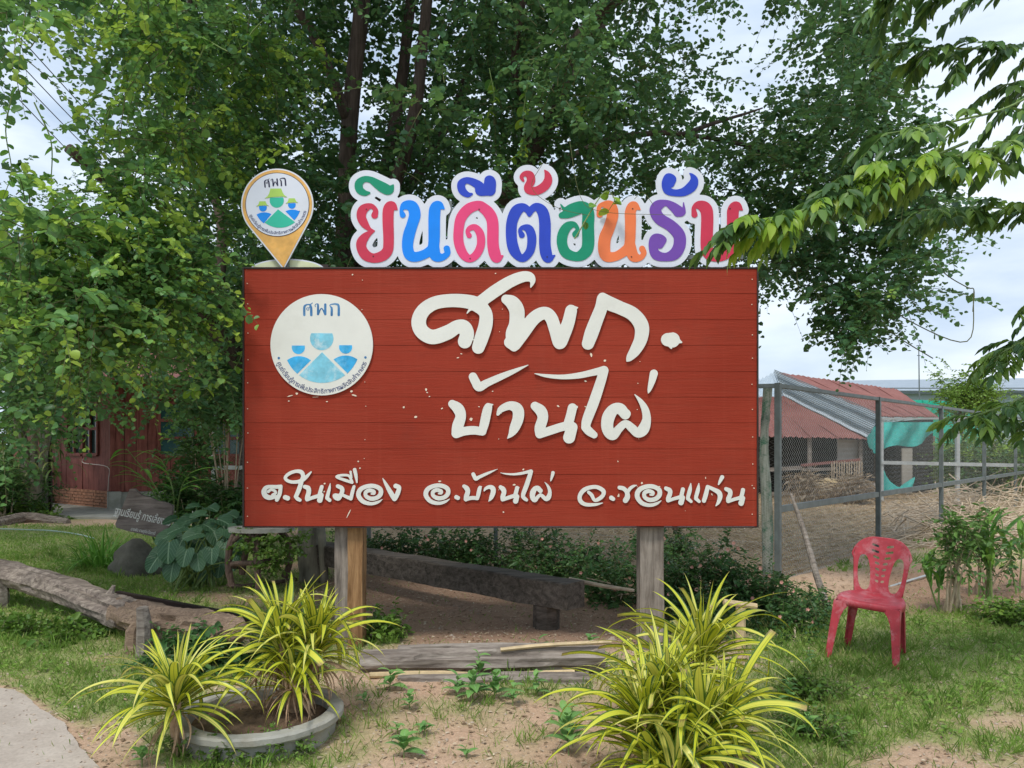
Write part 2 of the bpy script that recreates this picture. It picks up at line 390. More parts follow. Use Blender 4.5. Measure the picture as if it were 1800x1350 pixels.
# ------------------------------------------------------------------ mass foliage, numpy
def norm(a): return a/np.maximum(np.linalg.norm(a, axis=-1, keepdims=True), 1e-9)
def leaf_cloud(name, c, d, n, L, W, tint, mat, parent=None, kind=None, fold=.25, shape=(.25, .74, 1.0, .9)):
    """N folded six-point leaves as one mesh: c base, d direction, n normal"""
    N = len(c)
    if N == 0: return None
    d = norm(d); s = norm(np.cross(d, n)); n = np.cross(s, d)
    L = np.broadcast_to(L, (N,))[:, None]; W = np.broadcast_to(W, (N,))[:, None]
    V = np.empty((N, 6, 3)); a, b, wa, wb = shape; up = n*W*fold
    V[:, 0] = c; V[:, 3] = c+d*L-n*L*.08
    V[:, 1] = c+d*L*a-s*W*.5*wa+up; V[:, 2] = c+d*L*b-s*W*.5*wb+up*.8
    V[:, 5] = c+d*L*a+s*W*.5*wa+up; V[:, 4] = c+d*L*b+s*W*.5*wb+up*.8
    F = (np.arange(N)[:, None]*6 + np.array([0, 3, 2, 1, 0, 5, 4, 3])[None]).ravel()
    me = bpy.data.meshes.new(name); me.vertices.add(N*6); me.loops.add(N*8); me.polygons.add(N*2)
    me.vertices.foreach_set('co', V.astype(np.float32).ravel())
    me.loops.foreach_set('vertex_index', F.astype(np.int32))
    me.polygons.foreach_set('loop_start', np.arange(0, N*8, 4, dtype=np.int32))
    me.update(calc_edges=True)
    at = me.attributes.new('tint', 'FLOAT', 'POINT'); at.data.foreach_set('value', np.repeat(np.clip(tint, 0, 1), 6).astype(np.float32))
    o = link(name, me, mat, parent)
    if kind: o['kind'] = kind
    return o
def round_cloud(name, c, d, n, L, W, tint, mat, parent=None, kind=None, fold=.22):
    N = len(c); d = norm(d); s = norm(np.cross(d, n)); n = np.cross(s, d)
    L = np.broadcast_to(L, (N,))[:, None]; W = np.broadcast_to(W, (N,))[:, None]; V = np.empty((N, 8, 3))
    V[:, 0] = c; V[:, 4] = c+d*L-n*L*.07
    for i, (t, w) in enumerate(((.16, .70), (.50, 1.0), (.83, .74))):
        V[:, 1+i] = c+d*L*t-s*W*.5*w+n*W*fold*w; V[:, 7-i] = c+d*L*t+s*W*.5*w+n*W*fold*w
    F = (np.arange(N)[:, None]*8+np.array([0, 4, 3, 2, 1, 0, 7, 6, 5, 4])[None]).ravel()
    me = bpy.data.meshes.new(name); me.vertices.add(N*8); me.loops.add(N*10); me.polygons.add(N*2)
    me.vertices.foreach_set('co', V.astype(np.float32).ravel()); me.loops.foreach_set('vertex_index', F.astype(np.int32))
    me.polygons.foreach_set('loop_start', np.arange(0, N*10, 5, dtype=np.int32)); me.update(calc_edges=True)
    at = me.attributes.new('tint', 'FLOAT', 'POINT'); at.data.foreach_set('value', np.repeat(np.clip(tint, 0, 1), 8).astype(np.float32))
    o = link(name, me, mat, parent)
    if kind: o['kind'] = kind
    return o
def tube_cloud(name, pts, rad, mat, parent=None, kind=None):
    """pts (M,K,3): M thin three-sided twigs"""
    Mn, K, _ = pts.shape
    t = np.gradient(pts, axis=1); t = norm(t); ref = np.tile(np.array([.31, .2, .93]), (Mn, K, 1))
    u = norm(np.cross(t, ref)); w = np.cross(t, u); V = np.empty((Mn, K, 3, 3))
    rr = np.broadcast_to(rad, (Mn, K))[..., None]
    for k in range(3):
        a = 2*math.pi*k/3; V[:, :, k] = pts+(u*math.cos(a)+w*math.sin(a))*rr
    idx = np.arange(Mn*K*3).reshape(Mn, K, 3); q = []
    for k in range(3):
        k2 = (k+1) % 3
        q.append(np.stack([idx[:, :-1, k], idx[:, :-1, k2], idx[:, 1:, k2], idx[:, 1:, k]], -1).reshape(-1, 4))
    F = np.concatenate(q); me = bpy.data.meshes.new(name)
    me.vertices.add(Mn*K*3); me.loops.add(len(F)*4); me.polygons.add(len(F))
    me.vertices.foreach_set('co', V.astype(np.float32).ravel()); me.loops.foreach_set('vertex_index', F.ravel().astype(np.int32))
    me.polygons.foreach_set('loop_start', np.arange(0, len(F)*4, 4, dtype=np.int32)); me.update(calc_edges=True)
    o = link(name, me, mat, parent)
    if kind: o['kind'] = kind
    return o
def sprays(cen, rad, ns, L, K, leafL, droop=.25, outward=.8, leafw=.85, spread=.55, tint_base=.35, tint_tip=.3, young=.12, flat=.5):
    """leafy twigs around clump centres. returns dict of leaf arrays and twig points"""
    cen = np.asarray(cen, float); n = len(cen); rad = np.broadcast_to(rad, (n,))
    ci = np.repeat(np.arange(n), ns); M_ = len(ci)
    dirr = norm(rng.normal(size=(M_, 3))*np.array([1, 1, .7])); o = cen[ci]+dirr*(rad[ci]*rng.uniform(.1, 1, M_)**.6)[:, None]*spread
    d = norm(dirr*outward+rng.normal(size=(M_, 3))*.5+np.array([0, 0, .05]))
    Ls = L*rng.uniform(.6, 1.25, M_)
    T = np.linspace(0, 1, 5); pts = o[:, None]+d[:, None]*(T*1.0)[None, :, None]*Ls[:, None, None]
    pts[..., 2] -= droop*Ls[:, None]*(T**2)[None]
    t = np.linspace(.12, 1, K); t = t[None]+rng.uniform(-.02, .02, (M_, K))
    p = o[:, None]+d[:, None]*t[..., None]*Ls[:, None, None]; p[..., 2] -= droop*Ls[:, None]*t**2
    tan = np.repeat(d[:, None], K, 1).copy(); tan[..., 2] -= 2*droop*t; tan = norm(tan)
    side = norm(np.cross(tan, np.array([0, 0, 1.])+rng.normal(size=(M_, 1, 3))*.25))
    sg = np.where(np.arange(K) % 2 == 0, 1, -1)[None, :, None]
    ld = side*sg+tan*.55+rng.normal(size=(M_, K, 3))*.28; ld[..., 2] -= .15
    nm = np.array([0, 0, 1.])+rng.normal(size=(M_, K, 3))*flat
    ll = leafL*np.clip(rng.lognormal(-.08, .27, (M_, K)), .45, 1.5)*rng.uniform(.8, 1.2, M_)[:, None]*(1.05-.35*t)
    yg = (rng.uniform(size=M_) < young)[:, None]
    cl = rng.uniform(-.15, .15, n)[ci][:, None]
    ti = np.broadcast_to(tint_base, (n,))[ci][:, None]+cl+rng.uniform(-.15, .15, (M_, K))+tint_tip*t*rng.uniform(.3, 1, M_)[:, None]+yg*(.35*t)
    f = lambda a: a.reshape(-1, 3)
    return dict(c=f(p), d=f(ld), n=f(nm), L=ll.ravel(), W=(ll*leafw).ravel(), t=ti.ravel(), tw=pts)
def foliage(name, mat, parent, S, kind='stuff', twig=True, tr=.004, rnd=False, every=1):
    o = (round_cloud if rnd else leaf_cloud)(name, S['c'], S['d'], S['n'], S['L'], S['W'], S['t'], mat, parent, kind)
    if twig: tube_cloud('twigs', S['tw'][::every], np.linspace(tr, tr*.35, 5)[None], M['twig'], parent, kind)
    return o

# leaf meshes for single-leaf objects ---------------------------------------------------------
def ribbon_mesh(name, L, w, a0, curl, mat, seg=12, fold=.25, twist=0, prof=None, kink=None, blunt=0):
    """long leaf in the x-z plane, growing from the origin; uv.x across, uv.y along"""
    us = (0, .25, .5, .75, 1); V = []; F = []; UV = []; x = z = 0
    for i in range(seg+1):
        t = i/seg; a = a0-curl*t**1.4
        if kink and t > kink: a -= 1.5
        if i: x += math.cos(a)*L/seg; z += math.sin(a)*L/seg
        tp = t*(1-blunt); ww = w*(prof(tp) if prof else min(1, .55+t*2.2)*(1-max(0, (t-.45)/.55)**1.7*.97))
        tw = twist*t
        for u in us:
            k = (u-.5)*ww; lift = abs(u-.5)*2*fold*ww*.5*(1-.5*t)
            nx, nz = -math.sin(a), math.cos(a)
            V.append((x+nx*(lift+k*math.sin(tw)), k*math.cos(tw), z+nz*(lift+k*math.sin(tw)))); UV.append((u, t))
    for i in range(seg):
        for k in range(4): b = i*5+k; F.append((b, b+1, b+6, b+5))
    me = bpy.data.meshes.new(name); me.from_pydata(V, [], F); uvl = me.uv_layers.new(name='UVMap')
    for lp in me.loops: uvl.data[lp.index].uv = UV[lp.vertex_index]
    me.materials.append(mat); me.polygons.foreach_set('use_smooth', [True]*len(F)); return me
def heart_mesh(name, L, w, mat, wave=.06, seed=0):
    """heart-shaped blade: origin at the stalk joint, tip along +x, normal +z"""
    rd = random.Random(seed); nU = 10; V = [(0, 0, 0)]; UV = [(.5, .25)]; F = []; n = 28
    ph = rd.uniform(0, 6)
    rings = (.35, .7, 1.0)
    for rr in rings:
        for k in range(n):
            a = 2*math.pi*k/n; c = math.cos(a); s = math.sin(a)
            # heart outline in polar form, notch at the back
            rad = .62+.38*max(0, c)**2.2*1.0+.12*(1-abs(c))
            if c < 0: rad = .62*(1-.62*max(0, (-c)-.55)/.45)+.12*(1-abs(c))+.08*max(0, -c)*(1 if abs(s) > .3 else 0)
            x = c*rad*L*.78*rr; y = s*rad*w*.78*rr
            z = abs(y)*.22-(x/L)**2*L*.22+math.sin(a*5+ph)*wave*L*rr*rr*.5
            V.append((x, y, z)); UV.append((.5+y/(w*1.3), .35+x/L*.6))
    for k in range(n): F.append((0, 1+k, 1+(k+1) % n))
    for r in range(2):
        for k in range(n):
            a = 1+r*n+k; b = 1+r*n+(k+1) % n; F.append((a, a+n, b+n, b))
    me = bpy.data.meshes.new(name); me.from_pydata(V, [], F); uvl = me.uv_layers.new(name='UVMap')
    for lp in me.loops: uvl.data[lp.index].uv = UV[lp.vertex_index]
    me.materials.append(mat); me.polygons.foreach_set('use_smooth', [True]*len(F)); return me

# ------------------------------------------------------------------ outlines from brush strokes
def sdf_contours(fn, x0, y0, x1, y1, step):
    xs = np.arange(x0, x1+step, step); ys = np.arange(y0, y1+step, step)
    X, Y = np.meshgrid(xs, ys); D = fn(X, Y); D[np.abs(D) < 1e-6] = 1e-6
    ins = D < 0; segs = {}
    c = ins[:-1, :-1]*1+ins[:-1, 1:]*2+ins[1:, 1:]*4+ins[1:, :-1]*8
    tab = {1: [(3, 0)], 2: [(0, 1)], 3: [(3, 1)], 4: [(1, 2)], 5: [(3, 2), (1, 0)], 6: [(0, 2)], 7: [(3, 2)], 8: [(2, 3)],
           9: [(2, 0)], 10: [(0, 3), (2, 1)], 11: [(2, 1)], 12: [(1, 3)], 13: [(1, 0)], 14: [(0, 3)]}
    def key(j, i, e):   # edge id: 0 bottom(j), 1 right, 2 top, 3 left
        return (j, i, 'h') if e == 0 else (j+1, i, 'h') if e == 2 else (j, i, 'v') if e == 3 else (j, i+1, 'v')
    def pt(k):
        j, i, o = k
        if o == 'h': a, b = D[j, i], D[j, i+1]; return (xs[i]+step*a/(a-b), ys[j])
        a, b = D[j, i], D[j+1, i]; return (xs[i], ys[j]+step*a/(a-b))
    nxt = {}
    for j, i in zip(*np.nonzero((c > 0) & (c < 15))):
        for a, b in tab[int(c[j, i])]: nxt[key(j, i, a)] = key(j, i, b)
    loops = []
    while nxt:
        k0 = next(iter(nxt)); k = k0; lp = []
        while k in nxt: lp.append(pt(k)); k = nxt.pop(k)
        if len(lp) > 5:
            a = np.array(lp); ar = .5*abs(np.sum(a[:, 0]*np.roll(a[:, 1], -1)-a[:, 1]*np.roll(a[:, 0], -1)))
            if ar > step*step*3:
                a = (a*2+np.roll(a, 1, 0)+np.roll(a, -1, 0))/4; loops.append(a)
    return loops
def stroke_fn(strokes, grow=0):
    segs = []
    for s in strokes:
        q = crom(s, 6) if len(s) > 2 else np.array(s, float)
        if len(s) == 1: q = np.vstack([q, q+[[.01, 0, 0]]])
        segs += list(zip(q[:-1], q[1:]))
    def fn(X, Y):
        D = np.full(X.shape, 1e9)
        for a, b in segs:
            dx, dy = b[0]-a[0], b[1]-a[1]; l2 = dx*dx+dy*dy+1e-9
            t = np.clip(((X-a[0])*dx+(Y-a[1])*dy)/l2, 0, 1)
            D = np.minimum(D, np.hypot(X-a[0]-t*dx, Y-a[1]-t*dy)-np.maximum(a[2]+(b[2]-a[2])*t, .01))
        return D-grow
    A = np.array([p for s in strokes for p in s]); m = A[:, 2].max()+grow+4
    return fn, (A[:, 0].min()-m, A[:, 1].min()-m, A[:, 0].max()+m, A[:, 1].max()+m)
def curve_mesh(loops, thick, name, bevel=0):
    """flat outline(s) with holes -> slab, z from 0 (back) to thick (front), in the loops' units"""
    cu = bpy.data.curves.new(name, 'CURVE'); cu.dimensions = '2D'; cu.fill_mode = 'BOTH'; cu.extrude = max(thick/2-bevel, 0); cu.bevel_depth = bevel; cu.bevel_resolution = 1
    if bevel: cu.offset = -bevel
    for lp in loops:
        sp = cu.splines.new('POLY'); sp.points.add(len(lp)-1); sp.use_cyclic_u = True
        for p, q in zip(sp.points, lp): p.co = (q[0], q[1], 0, 1)
    o = bpy.data.objects.new(name, cu); C.objects.link(o); bpy.context.view_layer.update()
    me = bpy.data.meshes.new_from_object(o.evaluated_get(bpy.context.evaluated_depsgraph_get())); bpy.data.objects.remove(o)
    me.name = name; me.materials.clear(); return me
def text_mesh(body, size, name, bold=0, shear=0):
    cu = bpy.data.curves.new(name, 'FONT'); cu.body = body; cu.size = size; cu.align_x = 'CENTER'; cu.offset = bold; cu.shear = shear
    cu.resolution_u = 3
    o = bpy.data.objects.new(name, cu); C.objects.link(o); bpy.context.view_layer.update()
    me = bpy.data.meshes.new_from_object(o.evaluated_get(bpy.context.evaluated_depsgraph_get())); bpy.data.objects.remove(o)
    me.name = name; me.materials.clear(); return me
def plane_map(me, D, front, thick, mm=None, sx=1.0):
    """photo pixel coordinates (x right, y down) on the upright plane at depth D; z of the slab becomes depth"""
    zs = [v.co.z for v in me.vertices] or [0]; z0, z1 = min(zs), max(zs)
    for v in me.vertices:
        t = (v.co.z-z0)/(z1-z0) if z1 > z0 else 1
        X, Y = v.co.x, v.co.y
        v.co = Vector(((X-900)/1350*D, front-thick*(t-0)+0, 1.5-(Y-780)/1350*D))
    bm = bmesh.new(); bm.from_mesh(me); bmesh.ops.remove_doubles(bm, verts=bm.verts, dist=1e-6); bmesh.ops.recalc_face_normals(bm, faces=bm.faces); bm.to_mesh(me); bm.free(); me.update(); return me
def glyph(name, strokes, D, back, thick, mat, parent, step=None, grow=0, label=None):
    """strokes in photo pixels"""
    fn, bb = stroke_fn(strokes, grow); w = max(bb[2]-bb[0], bb[3]-bb[1])
    lps = sdf_contours(fn, *bb, step or max(.45, w/150))
    me = plane_map(curve_mesh(lps, 1, name), D, back, thick)
    o = link(name, me, mat, parent)
    if label: o['label'] = label
    return o
def zc(strokes, ox, oy, k, sx=1, sy=1, dx=0, dy=0):
    return [[((x*sx+dx)/k+ox, (y*sy+dy)/k+oy, r*(sx+sy)/2/k) for x, y, r in s] for s in strokes]
Z1 = (400, 280, 3.913); Z2 = (850, 280, 3.75); Z3 = (700, 460, 3.4615); Z4 = (430, 800, 5.4545); Z5 = (720, 800, 5.625); Z6 = (1000, 800, 5.294)

# ------------------------------------------------------------------ the big red board
BD = 5.55; K = BD/1350
def bx(px): return (px-900)*K
def bz(py): return 1.5-(py-780)*K
sign = empty('billboard', (bx(880), BD+.08, 0), 'large red plank board on two timber posts with white handwritten lettering', 'billboard')
x0, x1 = bx(430), bx(1330); ys_ = [473, 516, 562, 607, 653, 698, 743, 789, 834, 880, 925]
for i in range(10):
    zt, zb = bz(ys_[i]), bz(ys_[i+1]); o_ = .004+random.uniform(-.0008, .0008); mb = MB(); b = 0
    segn = 14; rows = []
    tilt = .0018
    prof = [(zt-.0006, BD+.022), (zt-.0006, BD-.001), ((zt+zb)/2, BD-.001-tilt/2), (zb+.0018, BD-.001-tilt), (zb+.0003, BD-.0005-tilt), (zb+.0003, BD+.022)]
    for j in range(segn+1):
        x = x0+(x1-x0)*j/segn; wob = math.sin(j*1.7+i*2.1)*.0006
        rows.append([len(mb.v)+q for q in range(len(prof))])
        for z, y in prof: mb.v.append(Vector((x, y+wob, z)))
    for j in range(segn):
        for q in range(len(prof)): q2 = (q+1) % len(prof); mb.f.append([rows[j][q], rows[j+1][q], rows[j+1][q2], rows[j][q2]])
    mb.f.append(rows[0][::-1]); mb.f.append(rows[-1])
    mb.build('plank', M['board'], sign)
fr = MB()
fr.box((bx(428.2), BD+.022, (bz(470)+bz(927))/2), (.011, .062, bz(470)-bz(927)))
fr.box((bx(1331.5), BD+.022, (bz(470)+bz(927))/2), (.011, .062, bz(470)-bz(927)))
fr.box(((x0+x1)/2, BD+.022, bz(471.2)), (x1-x0-.002, .062, .010))
fr.box(((x0+x1)/2, BD+.022, bz(926.8)), (x1-x0-.002, .056, .007))
for fx in (.25, .5, .75): fr.box((x0+(x1-x0)*fx, BD+.05, (bz(470)+bz(927))/2), (.05, .05, bz(478)-bz(920)))
fr.build('frame', M['frame'], sign)
MB().box(((x0+x1)/2, BD+.0235, (bz(473)+bz(924))/2), (x1-x0-.02, .002, bz(474)-bz(923))).build('backing_sheet', M['frame'], sign)
sc = MB()
for i in range(10):
    zc_ = (bz(ys_[i])+bz(ys_[i+1]))/2
    for px in (436, 1322): sc.box((bx(px)+random.uniform(-.004, .004), BD-.005, zc_+random.uniform(-.02, .02)), (.006, .006, .006))
    for px in (640, 880, 1120):
        if random.random() < .5: sc.box((bx(px)+random.uniform(-.02, .02), BD-.005, zc_+random.uniform(-.03, .03)), (.005, .006, .005))
sc.build('screw_heads', M['chip'], sign)['kind'] = 'stuff'
ch = MB()
for px, py, w, h in [(749, 685, 4, 5), (751, 690, 4, 2), (755, 697, 3, 2), (710, 716, 4, 4), (731, 733, 6, 4), (777, 718, 4, 3), (828, 737, 6, 6), (842, 715, 3, 2),
        (805, 629, 5, 2), (811, 622, 4, 2), (1039, 624, 4, 8), (1063, 634, 5, 4), (1029, 670, 5, 3), (1029, 715, 4, 2), (981, 714, 5, 3), (866, 688, 3, 2), (1121, 674, 2, 2), (1120, 720, 2, 2),
        (510, 696, 12, 2), (522, 692, 5, 4), (508, 705, 4, 2), (575, 706, 4, 2), (618, 688, 5, 4), (623, 695, 10, 3), (555, 698, 12, 1), (630, 811, 3, 3), (633, 823, 3, 3), (543, 855, 4, 3), (571, 850, 4, 3), (570, 864, 3, 3), (576, 866, 3, 5),
        (613, 903, 2, 18), (1128, 849, 4, 4), (1159, 855, 3, 2), (1087, 871, 4, 7), (1240, 840, 2, 4), (1251, 869, 2, 5), (1086, 811, 2, 3), (885, 900, 3, 3), (773, 846, 6, 3), (904, 852, 6, 3), (920, 825, 4, 3), (1325, 858, 3, 2), (620, 483, 3, 3), (871, 481, 3, 2)]:
    a = random.uniform(-.5, .5); pts = []
    for k in range(6):
        t = k*math.pi/3+random.uniform(-.4, .4); u = math.cos(t)*w/2; v = math.sin(t)*h/2
        pts.append((bx(px+u*math.cos(a)-v*math.sin(a)), BD-.0058, bz(py+u*math.sin(a)+v*math.cos(a))))
    ch.poly(pts)
ch.build('paint_chips', M['chip'], sign)['kind'] = 'stuff'
# posts
pm = MB(); pm.box((bx(611)+.0, BD+.13, .55), (.098, .13, 2.3)); 
def post(cx, w, d, mat, top, name='post', jit=.006):
    mb = MB(); n = 12; cols = 14; base = []
    for j in range(cols):
        z = -.3+(top+.3)*j/(cols-1); ring = []
        for k in range(n):
            a = 2*math.pi*(k+.5)/n; c, s = math.cos(a), math.sin(a); m_ = max(abs(c), abs(s))
            e = .78+.22/m_ if m_ > 0 else 1
            x = c/m_*w/2*e; y = s/m_*d/2*e
            cr = 0
            ring.append(len(mb.v)); mb.v.append(Vector((cx[0]+x+random.uniform(-jit, jit)*.6, cx[1]+y+random.uniform(-jit, jit)*.6, z)))
        base.append(ring)
    for j in range(cols-1):
        for k in range(n): k2 = (k+1) % n; mb.f.append([base[j][k], base[j][k2], base[j+1][k2], base[j+1][k]])
    mb.f.append(base[-1]); return mb.build(name, mat, sign)
post((bx(621), BD+.135), .098, .14, M['wood_brown'], 2.5)
o = post((bx(597)-.004, BD+.15), .098, .10, M['wood_grey'], 2.5); o['label'] = 'cracked grey half of the left post'
post((bx(1146)+.010, BD+.135), .160, .15, M['wood_grey'], 2.5)
o = post((bx(1194), BD+.14), .03, .03, M['wood_grey'], 1.6, 'batten'); 
for v in o.data.vertices:
    if v.co.z < .86: v.co.z = .86
# lettering
def L3(st, nm='letter'): return glyph(nm, zc(st, *Z3), BD-.022, BD-.006, .015, M['white'], sign)
SO = [[(405,485,42),(418,440,43),(400,400,44),(360,395,40),(300,430,44),(210,458,44),(145,425,44),(124,365,44),(150,300,42),(220,252,40),(320,236,40),(420,242,42),(480,262,44),(530,310,40),(532,380,42),(508,460,42),(487,522,38)],
      [(505,240,36),(590,178,38),(680,122,36),(755,92,33),(800,92,28),(818,118,16),(806,155,4)], [(415,318,2),(440,288,9),(480,275,16)]]
PHO = [[(655,228,28),(695,250,42),(722,300,46),(718,380,44),(700,440,46),(705,500,42)], [(705,498,44),(755,435,42),(825,345,40),(888,312,38),(930,340,38),(958,420,38),(982,494,38),(1008,440,40),(1035,370,38),(1052,298,36)], [(1050,285,24),(1094,279,3)], [(705,505,38),(680,490,36),(705,520,26)]]
KO = [[(1155,498,37),(1178,430,42),(1208,350,40),(1235,280,38),(1243,225,34)], [(1243,218,30),(1280,250,42),(1350,280,40),(1430,320,42),(1480,388,44),(1478,465,40),(1445,535,34),(1412,580,22),(1393,604,5)]]
DOT = [[(1640,474,40),(1668,476,46)], [(1668,470,38),(1724,490,5)], [(1650,480,40),(1662,526,5)]]
THO = [[(455,700,26),(470,730,27),(492,762,27),(540,738,23),(620,702,20),(700,668,14),(792,628,2)]]
BO = [[(328,865,24),(365,895,34),(380,940,32),(362,1000,34),(352,1045,28)], [(352,1050,24),(400,1032,26),(460,1026,26),(512,1034,24)], [(512,1032,24),(525,980,28),(540,910,28),(548,884,24)], [(548,875,16),(576,869,3)]]
AA = [[(606,928,9),(628,896,20),(680,876,26),(725,896,34),(730,950,34),(708,1010,30),(688,1048,17),(664,1076,2)]]
NO = [[(832,878,26),(868,908,34),(880,950,32),(862,1010,32),(860,1048,26)], [(860,1050,25),(930,1026,26),(1000,1004,26),(1045,1000,30)], [(1060,890,28),(1048,940,28),(1032,1000,30)], [(1058,1008,33),(1040,1070,36)], [(1062,885,22),(1086,884,8)]]
MAI = [[(829,680,2),(900,694,10),(1000,701,14),(1100,692,18),(1180,675,20),(1240,662,24)], [(1252,662,28),(1232,730,30),(1192,850,32),(1150,960,30),(1140,1005,26)], [(1140,1008,26),(1162,1032,26),(1192,1054,21)]]
PHU = [[(1382,930,30),(1350,895,34),(1310,900,34),(1280,945,38),(1272,1000,36),(1285,1040,34),(1310,1056,28),(1345,1015,24),(1384,985,22),(1425,1015,26),(1458,1044,26),(1492,1020,34),(1512,960,26),(1503,900,22),(1476,850,14),(1439,807,2)], [(1345,890,30),(1388,925,27)]]
EK = [[(1556,680,24),(1545,725,20),(1530,775,12),(1522,800,2)]]
for g_ in (SO, PHO, KO, DOT, THO, BO, AA, NO, MAI, PHU, EK): L3(g_)
def Ls(st, Z, **k): return glyph('letter', zc(st, *Z, **k), BD-.016, BD-.005, .010, M['white'], sign)
TO = [[(292,398,18),(240,408,22),(200,392,24),(184,350,24),(206,312,20),(250,302,16),(300,305,18),(345,300,17)], [(345,300,17),(335,370,19),(308,428,19)], [(226,350,14),(250,332,12),(282,340,13),(298,362,12),(268,382,14)]]
NO4 = [[(575,303,18),(608,318,22),(614,355,22),(600,405,22),(597,425,18)], [(598,428,16),(650,408,17),(705,392,18)], [(738,305,18),(725,350,18),(715,392,20)], [(735,385,22),(720,432,26)]]
E4 = [[(820,272,3),(812,320,13),(797,380,17),(790,410,18)], [(790,412,18),(815,434,16)]]
MO4 = [[(892,298,18),(930,318,20),(934,350,20),(912,385,16),(862,386,17),(872,412,17),(900,418,18),(922,395,14),(928,378,13),(970,398,15),(1014,416,17)], [(1048,302,14),(1034,350,17),(1018,418,17)]]
II4 = [[(1030,262,14),(960,240,14),(885,212,12),(898,198,12),(950,192,12),(1000,200,12),(1028,250,12)], [(1015,160,11),(1024,215,9)], [(1054,140,17),(1066,195,16),(1076,262,7)]]
SP = [[(1320,425,3),(1275,452,13),(1210,466,16),(1135,445,20),(1092,388,22),(1108,332,22),(1170,300,20),(1240,297,20),(1298,325,21),(1304,372,21),(1268,408,20),(1210,418,20),(1165,395,18),(1160,358,18),(1195,338,19),(1238,350,17),(1240,372,10),(1215,372,8)]]
NG = [[(1323,223,3),(1348,268,13),(1388,340,21),(1425,402,23),(1440,422,18),(1465,370,22),(1480,312,20),(1448,296,22)]]
SM = [[(636,162,7),(600,200,15),(565,232,18),(520,253,18),(450,258,15),(402,240,15),(390,212,15),(430,175,16),(490,155,16),(540,162,19),(560,200,19),(545,250,20),(520,330,21),(490,398,19)], [(490,400,18),(508,420,18),(530,432,15)]]
for g_ in (TO, [[(388,405,22),(412,414,22)]], SM, NO4, E4, MO4, II4, SP, NG): Ls(g_, Z4)
# the same word again, smaller
kx, ky = .7166, .719
for g_ in (THO, BO, AA, NO, MAI, PHU, EK): Ls(g_, Z5, sx=kx, sy=ky, dx=520-303*kx, dy=135-625*ky)
Ls(SP, Z5, sx=1.03, sy=1.03, dx=143-1075*1.03, dy=285-280*1.03); Ls([[(462,416,21),(478,424,20)]], Z5)
JO = [[(315,445,3),(250,460,13),(160,460,17),(110,430,20),(102,380,19),(135,330,20),(190,303,18),(260,298,18),(318,330,20),(320,370,18),(285,405,18),(240,420,15),(212,372,17),(184,346,15)]]
KHO = [[(472,303,18),(510,312,20),(540,345,20),(545,390,24),(527,422,24)], [(545,350,14),(570,312,15),(600,290,12),(632,280,3)]]
NO6 = [[(905,310,18),(938,328,21),(942,360,20),(926,400,20),(922,422,17)], [(924,426,15),(980,406,15),(1035,392,17)], [(1062,318,18),(1050,370,18),(1040,395,18)], [(1060,395,21),(1044,442,25)]]
AE = [[(1136,263,3),(1128,320,17),(1112,380,17),(1108,405,17)], [(1110,406,17),(1138,432,14)]]
KO6 = [[(1258,425,19),(1275,370,20),(1292,300,18)], [(1292,293,15),(1345,318,18),(1396,348,23),(1408,390,21),(1392,440,15),(1368,474,3)]]
for g_ in (JO, [[(396,398,21),(412,408,19)]], KHO, NO6, AE, KO6, [[(1428,205,18),(1410,240,14),(1394,274,6)]]): Ls(g_, Z6)
Ls(SP, Z6, sx=.98, sy=1.03, dx=620-1075*.98, dy=275-280*1.03)
Ls(AE, Z6, dx=75); Ls(NO6, Z6, dx=560, dy=6)

# round emblem on the board
def disc_pts(cx, cy, rx, ry=None, n=96, a0=0, a1=2*math.pi):
    ry = ry or rx; return [(cx+math.cos(a0+(a1-a0)*k/n)*rx, cy+math.sin(a0+(a1-a0)*k/n)*ry) for k in range(n+(0 if a1-a0 > 6.2 else 1))]
def flat(name, loops, D, back, thick, mat, parent):
    return link(name, plane_map(curve_mesh(loops, 1, name), D, back, thick), mat, parent)
def text_flat(name, body, cx, cy, size, rot, D, front, mat, parent, bold=0, sx=1, shear=0):
    me = text_mesh(body, size, name, bold, shear); c, s = math.cos(rot), math.sin(rot)
    for v in me.vertices:
        X, Y = v.co.x*sx, -v.co.y; X, Y = X*c-Y*s, X*s+Y*c
        v.co = Vector(((cx+X-900)/1350*D, front, 1.5-(cy+Y-780)/1350*D))
    bm = bmesh.new(); bm.from_mesh(me)
    for f in bm.faces:
        if f.normal.y > 0: f.normal_flip()
    bm.to_mesh(me); bm.free()
    if name is None: return me
    return link(name, me, mat, parent)
ARC = ['ศู','น','ย์','เ','รี','ย','น','รู้','ก','า','ร','เ','พิ่','ม','ป','ร','ะ','สิ','ท','ธิ','ภ','า','พ','ก','า','ร','ผ','ลิ','ต','สิ','น','ค้','า','เ','ก','ษ','ต','ร']
